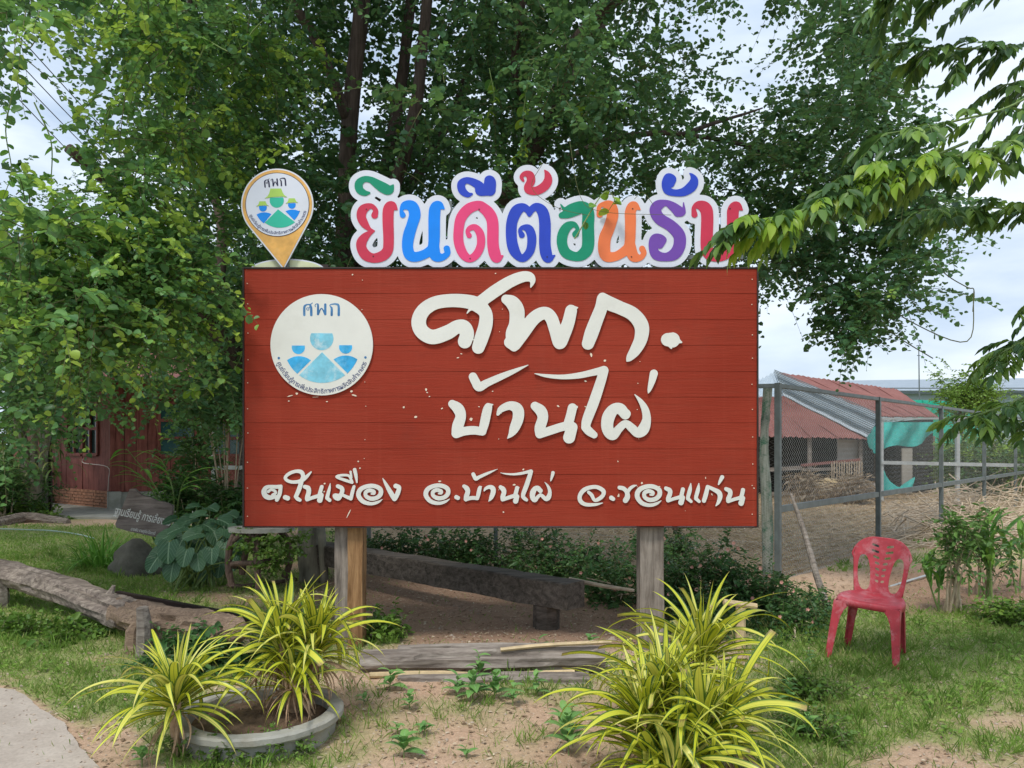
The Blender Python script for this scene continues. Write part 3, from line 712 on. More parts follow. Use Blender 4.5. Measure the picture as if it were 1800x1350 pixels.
def arc_text(cx, cy, r, size, a_start, a_end, D, front, mat, parent, bold=0):
    wts = [.55 if c in ('เ', 'า', 'ร', 'ะ', 'รู้', 'รี') else .85 for c in ARC]; tot = sum(wts); acc = 0; V = []; F = []
    for ch_, w in zip(ARC, wts):
        a = a_start+(a_end-a_start)*(acc+w/2)/tot; acc += w
        me = text_mesh(ch_, size, 'tmp', bold); rot = a-math.pi/2; c, s = math.cos(rot), math.sin(rot)
        xs = [v.co.x for v in me.vertices]; mid = (min(xs)+max(xs))/2 if xs else 0; b = len(V)
        for v in me.vertices:
            X, Y = (v.co.x-mid)*.9, -v.co.y+size*.25; X, Y = X*c-Y*s, X*s+Y*c
            V.append(((cx+math.cos(a)*r+X-900)/1350*D, front, 1.5-(cy+math.sin(a)*r+Y-780)/1350*D))
        F += [tuple(b+i for i in p.vertices) for p in me.polygons]; bpy.data.meshes.remove(me)
    me = bpy.data.meshes.new('lettering'); me.from_pydata(V, [], F); return link('lettering', me, mat, parent)
Dm = BD-.016; dc = (565.5, 606); 
disc = flat('emblem_disc', [disc_pts(*dc, 90, 89)], Dm, BD-.004, .014, M['white'], sign)
def dz(x, y): return (460+x/6.427, 500+y/6.427)      # from the enlarged crop
Df = BD-.0195
def semi(cx, cy, r, flatf, a=R(0)):     # disc with its top cut off
    pts = [(cx+math.cos(t)*r, cy+math.sin(t)*r) for t in np.linspace(-math.asin(flatf), math.pi+math.asin(flatf), 40)]; return pts
for (x, y, r, m_) in ((678, 610, 132, 'faded'), (414, 712, 74, 'fadedblue'), (948, 708, 74, 'fadedblue')):
    c = dz(x, y); flat('head_mark', [semi(c[0], c[1], r/6.427, .45 if r > 100 else .3)], Df, BD-.018, .0015, M[m_], disc)
def wedge_shape(pts): return [dz(*p) for p in pts]
def arcp(cx, cy, r, a, b, n=14): return [(cx+r*math.cos(t), cy+r*math.sin(t)) for t in np.linspace(R(a), R(b), n)]
flat('body_mark', [wedge_shape([(682, 765)]+arcp(682, 680, 432, 53, 127, 20))], Df, BD-.018, .0015, M['faded'], disc)
flat('body_mark', [wedge_shape(arcp(420, 1030, 220, -127, -52, 12)+[(403, 1008)]+arcp(682, 680, 432, 130, 157, 8))], Df, BD-.018, .0015, M['fadedblue'], disc)
flat('body_mark', [wedge_shape(arcp(948, 1022, 220, -128, -53, 12)+arcp(682, 680, 432, 24, 50, 8)+[(970, 1005)])], Df, BD-.018, .0015, M['fadedblue'], disc)
for x, y in ((193, 832), (1172, 824)): c = dz(x, y); flat('dot_mark', [disc_pts(c[0], c[1], 2.2, n=16)], Df, BD-.018, .0015, M['steelblue'], disc)
EMB = [[(481,345,13),(481,262,13),(492,238,11),(518,226,6),(545,232,9),(558,262,13),(560,345,14)], [(548,226,7),(574,208,4)], [(512,288,3.5),(506,272,3.5),(520,262,3.5),(534,272,3.5),(528,290,3.5),(512,288,3.5)], [(533,268,4),(548,240,4)],
       [(608,252,4),(602,238,4),(612,222,4),(630,220,6),(636,238,11),(636,335,13)], [(636,338,10),(676,270,6),(716,338,10)], [(718,335,13),(718,226,13)],
       [(790,345,13),(790,268,12),(775,250,6),(772,232,5),(800,222,7),(840,222,10),(868,242,13),(870,345,14)]]
def emblem_text(f, D, back, mat, par):
    for st in (EMB[:4], EMB[4:7], EMB[7:]):
        glyph('letter', [[(*f(x, y), r*abs(f(1, 0)[0]-f(0, 0)[0])) for x, y, r in s] for s in st], D, back, .0012, mat, par, step=.35)
emblem_text(lambda x, y: (460+x/6.427, 500+y/6.427), Df, BD-.018, M['steelblue'], disc)
arc_text(565.5, 606, 82.5, 11.5, R(158), R(22), Df, BD-.0195, M['greyink'], disc, .12)

# ------------------------------------------------------------------ welcome lettering cut out, standing on the board
WD = BD+.03
wel = empty('welcome_lettering', P(960, 470, WD), 'white cut-out sheet of big multicoloured curly letters standing on top of the red board', 'sign')
g1 = [[(975,232,8),(942,232,20),(908,208,27),(905,165,27),(940,138,21),(985,142,22),(1030,170,30),(1075,198,36),(1112,212,30),(1140,178,5)]]
g2 = [[(1012,386,23),(1018,350,17),(985,322,18),(935,345,32),(920,392,32),(940,440,28),(975,480,14),(1012,493,3)], [(1012,493,3),(962,520,22),(925,565,34),(922,610,34),(950,658,36),(1000,680,32),(1060,668,36),(1100,630,36),(1108,560,36),(1104,420,38),(1108,345,38),(1130,322,32),(1165,345,6)]]
g3 = [[(1205,384,20),(1196,350,12),(1222,318,28),(1270,325,38),(1288,380,40),(1270,450,38),(1248,520,40),(1238,595,38),(1252,655,38),(1290,672,34),(1340,660,32),(1385,635,32),(1418,590,38),(1422,400,40),(1430,335,38),(1455,318,28),(1488,340,6)], [(1418,600,38),(1430,662,38),(1475,675,24),(1512,648,20),(1508,615,22)]]
def mixz(a, b): return zc(a, *Z1)+zc(b, *Z2)
g4 = [zc([[(1662,525,18),(1650,498,14),(1668,474,18),(1705,470,22),(1738,515,28),(1742,590,28),(1712,655,28),(1665,684,26),(1620,650,32),(1590,570,34),(1590,480,34),(1608,400,36),(1660,340,36),(1725,318,32)]], *Z1)[0]+zc([[(0,322,34),(38,360,38),(60,420,38),(62,560,38),(76,630,38),(92,655,26),(128,636,4)]], *Z2)[0]]
g5 = [zc([[(1680,240,8),(1650,244,19),(1615,215,27),(1608,170,27),(1642,146,22),(1690,158,26),(1735,188,32)]], *Z1)[0]+zc([[(-22,208,32),(15,215,26),(42,205,34)]], *Z2)[0]]+zc([[(12,132,6),(42,145,36),(42,205,37)], [(60,145,20),(60,205,20)], [(24,145,20),(20,205,20)]], *Z2)
g6 = [[(252,500,20),(240,468,12),(262,450,16),(300,462,28),(318,520,30),(308,600,28),(270,648,26),(235,645,26),(200,595,36),(184,520,36),(186,420,36),(215,345,38),(255,318,28),(288,332,22),(302,370,10),(318,332,22),(350,314,26),(388,345,36),(404,420,38),(404,560,38),(414,628,38),(430,655,26),(470,634,4)]]
g7 = [[(262,142,8),(250,118,13),(270,96,16),(305,105,26),(312,145,28),(290,185,24),(302,205,26),(350,208,28),(400,180,30),(425,140,28),(420,100,18),(402,72,3)]]
g8 = [[(606,494,22),(620,462,13),(595,430,18),(552,445,30),(522,495,34),(518,560,34),(545,618,34),(610,642,30),(660,622,38),(688,570,40),(688,440,40),(688,350,40),(650,315,38),(590,330,40),(535,330,14),(508,297,3)], [(515,370,20),(560,358,30),(620,335,32)]]
g9 = [[(765,364,21),(762,315,14),(792,298,18),(835,315,40),(850,370,38),(828,450,38),(800,520,40),(795,595,40),(812,640,36),(870,640,30),(930,605,32),(962,560,34),(968,420,36),(968,345,36),(990,308,30),(1032,332,4)], [(965,560,34),(985,636,36),(1030,650,20),(1056,620,18),(1045,590,20)]]
g10 = [[(1160,560,30),(1192,530,14),(1165,508,14),(1128,525,30),(1116,575,28),(1138,630,32),(1200,645,28),(1258,625,38),(1290,570,40),(1288,500,40),(1235,440,38),(1160,392,38),(1132,340,38),(1150,305,34),(1200,288,20),(1245,310,28),(1290,345,34),(1318,340,14),(1318,286,3)], [(1285,345,36),(1322,350,10)]]
g11 = [[(1235,165,22),(1248,130,22),(1215,118,24),(1196,160,22),(1212,205,26),(1260,222,22),(1320,215,28),(1370,180,34),(1388,140,26),(1375,108,12),(1358,93,3)]]
g12 = [[(1390,366,20),(1386,320,14),(1418,302,26),(1460,322,40),(1474,380,40),(1470,560,40),(1485,620,40),(1530,645,30),(1580,640,28),(1620,600,38),(1640,540,38),(1642,400,38),(1645,335,38),(1668,310,30),(1706,335,4)]]
words = [(zc(g1, *Z1), 'green'), (zc(g2, *Z1), 'red'), (zc(g3, *Z1), 'blue'), (g4, 'pink'), (g5, 'navy'), (zc(g6, *Z2), 'navy'), (zc(g7, *Z2), 'red'), (zc(g8, *Z2), 'green'), (zc(g9, *Z2), 'orange'), (zc(g10, *Z2), 'purple'), (zc(g11, *Z2), 'navy'), (zc(g12, *Z2), 'red')]
allst = [s for w, _ in words for s in w]
fn, bb = stroke_fn(allst, 10.3); lps = sdf_contours(fn, *bb, 1.6)
link('backing_sheet', plane_map(curve_mesh(lps, 1, 'backing_sheet'), WD, WD+.012, .012), M['cutwhite'], wel)
for w, m_ in words: glyph('letter', w, WD, WD-.0002, .004, M[m_], wel, step=.7)
sp_ = MB(); sp_.box((bx(1010), WD+.03, bz(449)), (bx(1250)-bx(650), .03, .03)); sp_.box((bx(1000), WD+.03, bz(366)), (bx(1250)-bx(650), .03, .03))
for px in (655, 790, 920, 1050, 1180, 1250): sp_.box((bx(px), WD+.031, bz(410)), (.026, .026, .50))
sp_.build('support_frame', M['galv'], wel)
bo = MB()
for px, py in [(643, 366), (655, 449), (826, 453), (842, 366), (985, 364), (962, 450), (1113, 365), (1111, 450), (1285, 365), (1240, 446), (984, 365)]:
    bo.tube([(bx(px), WD-.0045, bz(py)), (bx(px), WD-.0075, bz(py))], .005, 8)
bo.build('bolts', M['frame'], wel)['kind'] = 'stuff'
# the map-pin sign
PD = BD+.03
def zp(x, y): return (420+x/7.3, 290+y/7.3)
pin = empty('map_pin_sign', P(500, 470, PD), 'orange map-pin shaped sign with round emblem above the red board\'s top left corner', 'sign')
def pin_outline(cx, cy, r, tip, n=60):
    d = math.hypot(tip[0]-cx, tip[1]-cy); a = math.atan2(tip[1]-cy, tip[0]-cx); b = math.acos(r/d)*.98
    return [(cx+r*math.cos(t), cy+r*math.sin(t)) for t in np.linspace(a+b, a-b+2*math.pi, n)]+[tip]
flat('pin_plate', [pin_outline(*zp(492, 510), 464/7.3, (498.5, 474))], PD, PD+.012, .012, M['cutwhite'], pin)
flat('pin_colour', [pin_outline(*zp(492, 510), 446/7.3, (498.5, 470))], PD, PD-.0002, .002, M['pin_orange'], pin)
pd_ = flat('pin_disc', [disc_pts(*zp(495, 510), 404/7.3)], PD, PD-.0024, .002, M['cutwhite'], pin)
flat('disc_rim', [disc_pts(*zp(495, 510), 409/7.3), disc_pts(*zp(495, 510), 403/7.3)], PD, PD-.0024, .0026, M['ink'], pd_)
fp = PD-.0046
def fz(name, pts, m_): flat(name, [[zp(*p) for p in pts]], PD, fp, .0014, M[m_], pd_)
for cx, cy, r, m_ in ((488, 460, 91, 'teal'), (311, 550, 50, 'pblue'), (682, 515, 49, 'pblue')):
    fz('head_mark', [(cx+math.cos(t)*r, cy+math.sin(t)*r) for t in np.linspace(-.45, math.pi+.45, 30)], m_)
def hat(cx, cy, w, h): return [(cx-w*.28, cy-h), (cx+w*.27, cy-h*1.02), (cx+w*.34, cy-h*.55), (cx+w*.42, cy-h*.2), (cx+w*.58, cy+h*.08), (cx+w*.3, cy), (cx, cy+h*.05), (cx-w*.3, cy+h*.12), (cx-w*.58, cy+h*.25), (cx-w*.42, cy-h*.05), (cx-w*.34, cy-h*.4)]
fp -= .0016
fz('hat_mark', hat(478, 408, 250, 100), 'lime'); fz('hat_mark', hat(306, 522, 140, 52), 'lime'); fz('hat_mark', hat(682, 484, 140, 52), 'lime')
fp += .0016
fz('body_mark', [(505, 572)]+arcp(525, 500, 308, 50, 128, 20), 'teal')
fz('body_mark', arcp(330, 800, 190, -122, -62, 10)+[(322, 752)]+arcp(500, 510, 300, 126, 155, 6), 'pblue')
fz('body_mark', arcp(690, 765, 190, -118, -60, 10)+arcp(500, 500, 300, 18, 44, 6)+[(712, 712)], 'pblue')
def fpin(x, y):
    u, v = (x-672)/6.427*.60, (y-280)/6.427*.66; return 483.6+u*math.cos(R(-5))-v*math.sin(R(-5)), 321+u*math.sin(R(-5))+v*math.cos(R(-5))
emblem_text(fpin, PD, fp-.0002, M['ink'], pd_)
c = zp(495, 510); arc_text(c[0], c[1], 50.5, 7.6, R(159), R(13), PD, fp-.0015, M['greyink'], pd_, .08)
MB().box((bx(500), PD+.028, bz(445)), (.03, .03, .30)).build('support_post', M['galv'], pin)
pl = empty('pale_oval_plate', P(505, 470, PD+.05), 'pale yellow oval plate lying on edge behind the tip of the orange map-pin sign', 'sign')
flat('plate', [disc_pts(505, 475, 66, 20, 60)], PD+.05, PD+.062, .012, M['cutwhite'], pl)
flat('plate_print', [disc_pts(505, 475, 63, 17.5, 60)], PD+.05, PD+.0498, .002, M['pale'], pl)
MB().box((bx(565), PD+.075, bz(466)), (.055, .04, .05)).build('bracket', M['frame'], pl)

# ------------------------------------------------------------------ ground
def px_of(x, y): return 900+x/np.maximum(y, .3)*1350, 780+2025/np.maximum(y, .3)
def sm(v, a, b): t = np.clip((v-a)/(b-a), 0, 1); return t*t*(3-2*t)
PATH = [G(-900, 1170), G(-200, 1185), G(0, 1212), G(60, 1245), G(115, 1285), G(160, 1330), G(185, 1380), G(230, 1500), G(300, 1800), G(340, 2600)]
def path_side(x, y):
    """>0 inside the path, in metres"""
    pts = np.array([(p.x, p.y) for p in PATH]); best = np.full(np.shape(x), 1e9); sg = np.zeros(np.shape(x))
    for a, b in zip(pts[:-1], pts[1:]):
        d = b-a; l2 = d@d; t = np.clip(((x-a[0])*d[0]+(y-a[1])*d[1])/l2, 0, 1)
        dist = np.hypot(x-a[0]-t*d[0], y-a[1]-t*d[1]); cr = d[0]*(y-a[1])-d[1]*(x-a[0])
        m = dist < best; sg = np.where(m, -np.sign(cr), sg); best = np.minimum(best, dist)
    return sg*best
FA = np.array((2.84, 8.2)); FDIR = norm(np.array((2.24, 2.45)))     # the wire fence line
def beyond_fence(x, y):
    nx, ny = -FDIR[1], FDIR[0]; s = (x-FA[0])*nx+(y-FA[1])*ny       # >0 behind the fence (left/back side)
    t = (x-FA[0])*FDIR[0]+(y-FA[1])*FDIR[1]
    return np.where(x < -2.3, -1., np.where(x < FA[0], y-8.3-(FA[0]-x)*.40, s))
def grassiness(x, y):
    px, py = px_of(x, y); n = fbm(x*1.7, y*1.7, 3); n2 = fbm(x*6, y*6, 9, 3)
    g = .36+0*x
    def ga(cx, cy, sx, sy, w): return w*np.exp(-((px-cx)/sx)**2-((py-cy)/sy)**2)
    g += ga(150, 1020, 330, 110, .85)+ga(100, 1180, 200, 110, .55)+ga(300, 1330, 200, 60, .35)
    g += ga(1650, 1150, 260, 70, .9)+ga(1720, 1290, 260, 90, .45)+ga(1430, 1290, 120, 120, .5)+ga(1450, 1130, 130, 50, .6)
    g += ga(60, 965, 400, 30, .4)
    g -= ga(880, 1060, 300, 90, .6)+ga(860, 1330, 260, 60, .10)+ga(1650, 1030, 200, 35, .6)+ga(330, 1050, 110, 30, .35)+ga(190, 1130, 90, 30, .25)
    g -= ga(1740, 1270, 70, 25, .4)+ga(1620, 1330, 80, 25, .4)+ga(1450, 1215, 60, 18, .35)+ga(60, 920, 300, 10, .4)+ga(330, 915, 150, 12, .5)
    g = g+(n-.5)*1.1+(n2-.5)*.5
    g = np.where(y < 3.5, g+.05, g)
    g = np.where(beyond_fence(x, y) > 0, -.3+(n-.5)*.6+.5*sm(y, 20, 30), g)
    g = np.where(path_side(x, y) > -.06, -1, g); g = np.where(path_side(x, y) > -.25, g-.35, g)
    return g
def gz(x, y):
    x = np.asarray(x, float); y = np.asarray(y, float); amp = .028*sm(y, .5, 2.5)
    z = (fbm(x*1.4, y*1.4, 21)-.5)*amp*2+(fbm(x*9, y*9, 5, 3)-.5)*.016
    return z*sm(-path_side(x, y), 0, .35)
def axis(spec):
    out = [spec[0][0]]
    for a, b, s in spec:
        n = max(1, int(round((b-a)/s))); out += list(np.linspace(a, b, n+1)[1:])
    return np.array(out)
xs = axis([(-900, -200, 100), (-200, -60, 20), (-60, -20, 4), (-20, -7, .5), (-7, 7, .045), (7, 20, .5), (20, 60, 4), (60, 200, 20), (200, 900, 100)])
ys = axis([(-60, -5, 5), (-5, 2, .35), (2, 9.5, .045), (9.5, 14, .15), (14, 30, .6), (30, 100, 5), (100, 300, 25), (300, 1500, 150)])
GX, GY = np.meshgrid(xs, ys); GZ = gz(GX, GY)
ny_, nx_ = GX.shape; idx = np.arange(nx_*ny_).reshape(ny_, nx_)
F = np.stack([idx[:-1, :-1], idx[:-1, 1:], idx[1:, 1:], idx[1:, :-1]], -1).reshape(-1, 4)
me = bpy.data.meshes.new('ground'); me.vertices.add(nx_*ny_); me.loops.add(len(F)*4); me.polygons.add(len(F))
me.vertices.foreach_set('co', np.stack([GX, GY, GZ], -1).astype(np.float32).ravel()); me.loops.foreach_set('vertex_index', F.ravel().astype(np.int32))
me.polygons.foreach_set('loop_start', np.arange(0, len(F)*4, 4, dtype=np.int32)); me.update(calc_edges=True)
me.polygons.foreach_set('use_smooth', [True]*len(F))
gr = grassiness(GX, GY); PX, PY = px_of(GX, GY)
n1 = fbm(GX*.9, GY*.9, 31); n2 = fbm(GX*5, GY*5, 41)
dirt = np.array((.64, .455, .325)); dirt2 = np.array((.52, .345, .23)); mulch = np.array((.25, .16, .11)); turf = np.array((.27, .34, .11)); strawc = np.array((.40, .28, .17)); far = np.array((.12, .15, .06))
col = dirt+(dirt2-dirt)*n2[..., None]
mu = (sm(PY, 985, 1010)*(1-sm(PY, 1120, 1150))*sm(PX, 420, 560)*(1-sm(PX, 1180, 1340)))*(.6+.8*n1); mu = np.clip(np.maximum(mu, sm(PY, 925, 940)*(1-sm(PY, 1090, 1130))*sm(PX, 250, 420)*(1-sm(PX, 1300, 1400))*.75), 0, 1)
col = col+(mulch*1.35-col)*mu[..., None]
rd_ = sm(PX, 1480, 1560)*sm(PY, 980, 1010)*(1-sm(PY, 1080, 1110)); col = col+(np.array((.33, .20, .13))-col)*(rd_*.8)[..., None]
bf = sm(beyond_fence(GX, GY), -.1, .2); col = col+(strawc*(.75+.5*n2[..., None])-col)*bf[..., None]
gg = sm(gr, .15, .75)*.85; col = col+(turf-col)*gg[..., None]
ff = sm(GY, 26, 45)[..., None]; col = col+(far-col)*ff
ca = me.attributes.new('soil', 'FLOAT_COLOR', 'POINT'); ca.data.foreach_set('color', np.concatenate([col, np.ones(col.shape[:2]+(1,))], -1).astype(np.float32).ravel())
m = NT('ground', .95, .1); a = m.n('ShaderNodeAttribute', attribute_name='soil'); v = m.coords()
f1 = m.noise(v, 26, 8, .75); f2 = m.noise(v, 110, 4, .7)
c = m.mix(.75, a.outputs['Color'], m.ramp(f1, [(.25, .60), (.5, 1.), (.75, 1.25)]), 'MULTIPLY'); c = m.mix(.55, c, m.ramp(f2, [(.3, .55), (.6, 1.1)]), 'MULTIPLY')

spk = m.ramp(m.noise(v, 55, 2, .5), [(.66, 0.), (.69, .7)]); c = m.mix(spk, c, (.62, .52, .42)); dk = m.ramp(m.noise(m.coords((1, 1.0, 1)), 34, 3, .6), [(.30, .7), (.35, 0.)]); c = m.mix(dk, c, (.20, .14, .09))
m.col(c); m.bump(f1, .8, .02)
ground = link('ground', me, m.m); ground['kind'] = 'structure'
# path
mb = MB(); dense = crom([(p.x, p.y) for p in PATH], 14); nrm = []
pts = []
for i, p in enumerate(dense):
    w = (fbm(np.array(p[0]*5), np.array(p[1]*5), 77)-.5)*.07
    pts.append((float(p[0]+w*.6), float(p[1]+w)))
outer = [(-40, pts[0][1]+1.0)]+pts+[(-1.0, .5), (-1.2, -6), (-40, -6)]
mb.v = [Vector((x, y, .012)) for x, y in outer]+[Vector((x, y, -.05)) for x, y in outer]; n = len(outer)
mb.f = [list(range(n))[::-1]]+[[i, (i+1) % n, n+(i+1) % n, n+i] for i in range(n)]
me = mb.mesh('path'); bm = bmesh.new(); bm.from_mesh(me); bmesh.ops.recalc_face_normals(bm, faces=bm.faces); bm.to_mesh(me); bm.free()
m = NT('path_concrete', .9, .15); v = m.coords(); f = m.noise(v, 3, 8, .7); g = m.noise(v, 60, 4, .7)
c = m.ramp(f, [(.3, (.38, .32, .27)), (.7, (.54, .47, .405))]); c = m.mix(.4, c, m.ramp(g, [(.3, .6), (.6, 1.1)]), 'MULTIPLY'); m.col(c); m.bump(g, .4, .006)
link('path', me, m.m)['kind'] = 'structure'
# paved yard by the house
mb = MB(); q = [P(60, 868, 23), P(330, 868, 23), G(400, 905), G(235, 915), G(96, 912), G(70, 905)]
mb.v = [Vector((p.x, p.y, .05)) for p in q]+[Vector((p.x, p.y, -.1)) for p in q]; n = len(q); mb.f = [list(range(n))[::-1]]+[[i, (i+1) % n, n+(i+1) % n, n+i] for i in range(n)]
me = mb.mesh('paved_yard'); bm = bmesh.new(); bm.from_mesh(me); bmesh.ops.recalc_face_normals(bm, faces=bm.faces); bm.to_mesh(me); bm.free()
link('paved_yard', me, M['concrete'])['kind'] = 'structure'

# grass, litter, straw (uncountable)
def scatter(n, x0, x1, y0, y1, wfn):
    x = rng.uniform(x0, x1, n); y = rng.uniform(y0, y1, n); k = rng.uniform(size=n) < wfn(x, y); return x[k], y[k]
def vis(x, y, m=60): px, _ = px_of(x, y); return (px > -m) & (px < 1800+m)
def near_w(y): return np.clip((4.2/np.maximum(y, 1))**1.3, .12, 1)
x, y = scatter(1100000, -10.5, 8, 3.0, 14.5, lambda x, y: vis(x, y)*np.clip(sm(grassiness(x, y), .1, 1.0)+.015, 0, 1)*near_w(y)*(beyond_fence(x, y) < 0)*.55)
n = len(x); z = gz(x, y); h = rng.uniform(.018, .075, n)*(.4+1.2*fbm(x*2.6, y*2.6, 55)); 
h *= np.where(np.hypot(x-2.4, y-5.6) < .6, 1.5, 1)
tt = rng.normal(.45, .2, n)+(fbm(x*1.3, y*1.3, 66)-.5)*.8+ (rng.uniform(size=n) < .08)*.5
d = np.stack([rng.normal(0, .75, n), rng.normal(0, .75, n), np.ones(n)], -1); nn_ = rng.normal(size=(n, 3))*np.array([1, 1, .2])
leaf_cloud('grass', np.stack([x, y, z-.004], -1), d, nn_, h, np.maximum(.0028, .0009*y)*rng.uniform(.7, 1.3, n), tt, M['grass'], None, 'stuff', fold=.1, shape=(.3, .7, 1, .6))
tx = rng.uniform(-7, 8, 9000); ty = rng.uniform(3.0, 11, 9000); k = (rng.uniform(size=9000) < vis(tx, ty)*sm(grassiness(tx, ty), .12, .8)*near_w(ty)*.6*(beyond_fence(tx, ty) < 0)); tx, ty = tx[k], ty[k]
nb = 13; cx_ = np.repeat(tx, nb); cy_ = np.repeat(ty, nb); n = len(cx_); cx_ = cx_+rng.normal(0, .018, n); cy_ = cy_+rng.normal(0, .018, n)
d = np.stack([rng.normal(0, .6, n), rng.normal(0, .6, n), np.ones(n)], -1)
leaf_cloud('grass_tufts', np.stack([cx_, cy_, gz(cx_, cy_)-.004], -1), d, rng.normal(size=(n, 3))*np.array([1, 1, .2]), rng.uniform(.05, .13, n)*np.repeat(rng.uniform(.5, 1.2, len(tx)), nb), np.maximum(.0035, .0011*cy_), np.repeat(rng.normal(.45, .25, len(tx)), nb)+rng.normal(0, .1, n), M['grass'], None, 'stuff', fold=.1, shape=(.3, .7, 1, .6))
# pebbles
x, y = scatter(16000, -6, 6, 2.9, 8, lambda x, y: vis(x, y)*near_w(y)*(beyond_fence(x, y) < 0)*(path_side(x, y) < .3)*.5); n = len(x)
r_ = rng.lognormal(-5.1, .45, n)[:, None, None]; o8 = np.array([(1,0,0),(0,1,0),(-1,0,0),(0,-1,0),(0,0,.7),(0,0,-.7)])[None]*(1+rng.uniform(-.3, .3, (n, 6, 1)))
V = np.stack([x, y, gz(x, y)+.002+np.where(path_side(x, y) > 0, .012, 0)], -1)[:, None]+o8*r_; f8 = np.array([(0,1,4),(1,2,4),(2,3,4),(3,0,4),(1,0,5),(2,1,5),(3,2,5),(0,3,5)])
me = bpy.data.meshes.new('pebbles'); me.from_pydata(V.reshape(-1, 3).tolist(), [], (np.arange(n)[:, None, None]*6+f8[None]).reshape(-1, 3).tolist()); me.update()
link('pebbles', me, mat_plain('pebble', (.42, .34, .27), .9, .35, 9))['kind'] = 'stuff'
# clover-like low cover
x, y = scatter(60000, -7.5, 8, 3.0, 10.5, lambda x, y: vis(x, y)*sm(grassiness(x, y), .45, 1.1)*near_w(y)*sm(fbm(x*2.2, y*2.2, 88), .5, .6)*(beyond_fence(x, y) < 0))
n = len(x); a = rng.uniform(0, 6.28, n)
leaf_cloud('ground_cover', np.stack([x, y, gz(x, y)+rng.uniform(.01, .04, n)], -1), np.stack([np.cos(a), np.sin(a), rng.uniform(-.1, .5, n)], -1), np.stack([rng.normal(0, .3, n), rng.normal(0, .3, n), np.ones(n)], -1),
           rng.uniform(.02, .04, n), rng.uniform(.014, .028, n), rng.normal(.4, .2, n), M['grass'], None, 'stuff')
x, y = scatter(110000, -7.5, 8, 2.9, 11, lambda x, y: vis(x, y)*near_w(y)*(.12+.5*(1-sm(grassiness(x, y), 0, .6)))*(beyond_fence(x, y) < .0)*(path_side(x, y) < .05))
n = len(x); a = rng.uniform(0, 6.28, n)
leaf_cloud('leaf_litter', np.stack([x, y, gz(x, y)+rng.uniform(.001, .010, n)], -1), np.stack([np.cos(a), np.sin(a), rng.uniform(-.15, .3, n)], -1), np.stack([rng.normal(0, .25, n), rng.normal(0, .25, n), np.ones(n)], -1),
           rng.uniform(.008, .038, n), rng.uniform(.005, .018, n), rng.beta(1.8, 1.6, n), M['litter'], None, 'stuff', fold=.25)
x, y = scatter(130000, 0, 22, 8.2, 26, lambda x, y: vis(x, y)*(beyond_fence(x, y) > .1)*np.clip((10/y)**1.2, .2, 1)*.75)
n = len(x); a = rng.uniform(0, 6.28, n)
leaf_cloud('straw_litter', np.stack([x, y, gz(x, y)+rng.uniform(0, .04, n)], -1), np.stack([np.cos(a), np.sin(a), rng.uniform(-.1, .35, n)], -1), np.stack([rng.normal(0, .5, n), rng.normal(0, .5, n), np.ones(n)], -1),
           rng.uniform(.03, .13, n), rng.uniform(.005, .016, n), rng.beta(2.6, 1.4, n), M['strawlit'], None, 'stuff', fold=.3, shape=(.1, .9, 1, .8))

# ------------------------------------------------------------------ the big tree behind the board
tree = empty('shade_tree', (-2.2, 8.4, 0), 'huge many-stemmed leafy tree spreading over everything behind the red board', 'tree')
def limb(pts, r0, r1, name='trunk', mat='bark', n=10):
    mb = MB(); q = [P(*p) for p in pts]; rr = np.linspace(r0, r1, len(q)); smooth_tube(mb, q, list(rr), n, 5, jit=.06)
    return mb.build(name, M[mat], tree, smooth=True)
limb([(550,1030,8.3),(545,960,8.35),(548,880,8.4),(560,790,8.4)], .135, .118)
limb([(560,795,8.4),(580,640,8.4),(600,500,8.4),(608,380,8.4),(614,220,8.4),(628,80,8.4),(650,-100,8.4),(690,-400,8.2)], .118, .075)
tree.children[0].data.materials[0] = M['palebark']
EM = [[(585,620,8.4),(640,420,8.7),(680,290,8.9),(705,150,9),(722,0,9),(740,-200,9)], [(600,480,8.4),(690,330,8.3),(730,190,8.2),(745,60,8.2),(760,-100,8.1)],
      [(640,420,8.7),(720,330,9.4),(790,210,9.8),(820,130,10),(850,0,10.2),(880,-150,10.3)], [(575,680,8.4),(700,520,8.6),(850,380,8.4),(930,280,8.2),(975,190,8),(1005,90,7.8),(1060,20,7.6),(1130,-60,7.4),(1220,-200,7)],
      [(985,160,8),(1040,80,8.3),(1075,0,8.6),(1110,-120,8.8)], [(560,800,8.4),(480,720,8.0),(430,645,7.7),(375,575,7.4),(330,520,7.1),(270,420,6.8),(200,330,6.4),(120,260,6)],
      [(850,380,8.4),(960,300,8.6),(1060,250,8.8),(1130,236,8.9),(1200,236,9),(1330,262,9),(1440,330,8.8),(1500,420,8.5)], [(1200,236,9),(1260,215,9.3),(1310,200,9.5),(1340,190,9.6)],
      [(375,575,7.4),(390,400,7.6),(350,260,7.8),(330,100,8),(340,-80,8)], [(614,220,8.4),(560,80,8),(480,-50,7.6),(400,-200,7.2)], [(930,280,8.2),(905,130,7.6),(920,0,7.2),(960,-150,7)]]
for e, (a, b) in zip(EM, ((.10,.05),(.085,.05),(.07,.035),(.12,.06),(.06,.03),(.13,.04),(.045,.015),(.03,.01),(.06,.02),(.06,.03),(.05,.02))): limb(e, a, b, 'limb')
limb([(571,1030,8.2),(567,960,8.2),(560,880,8.25),(548,780,8.3),(556,640,8.4)], .045, .04, 'trunk', 'palebark', 8)
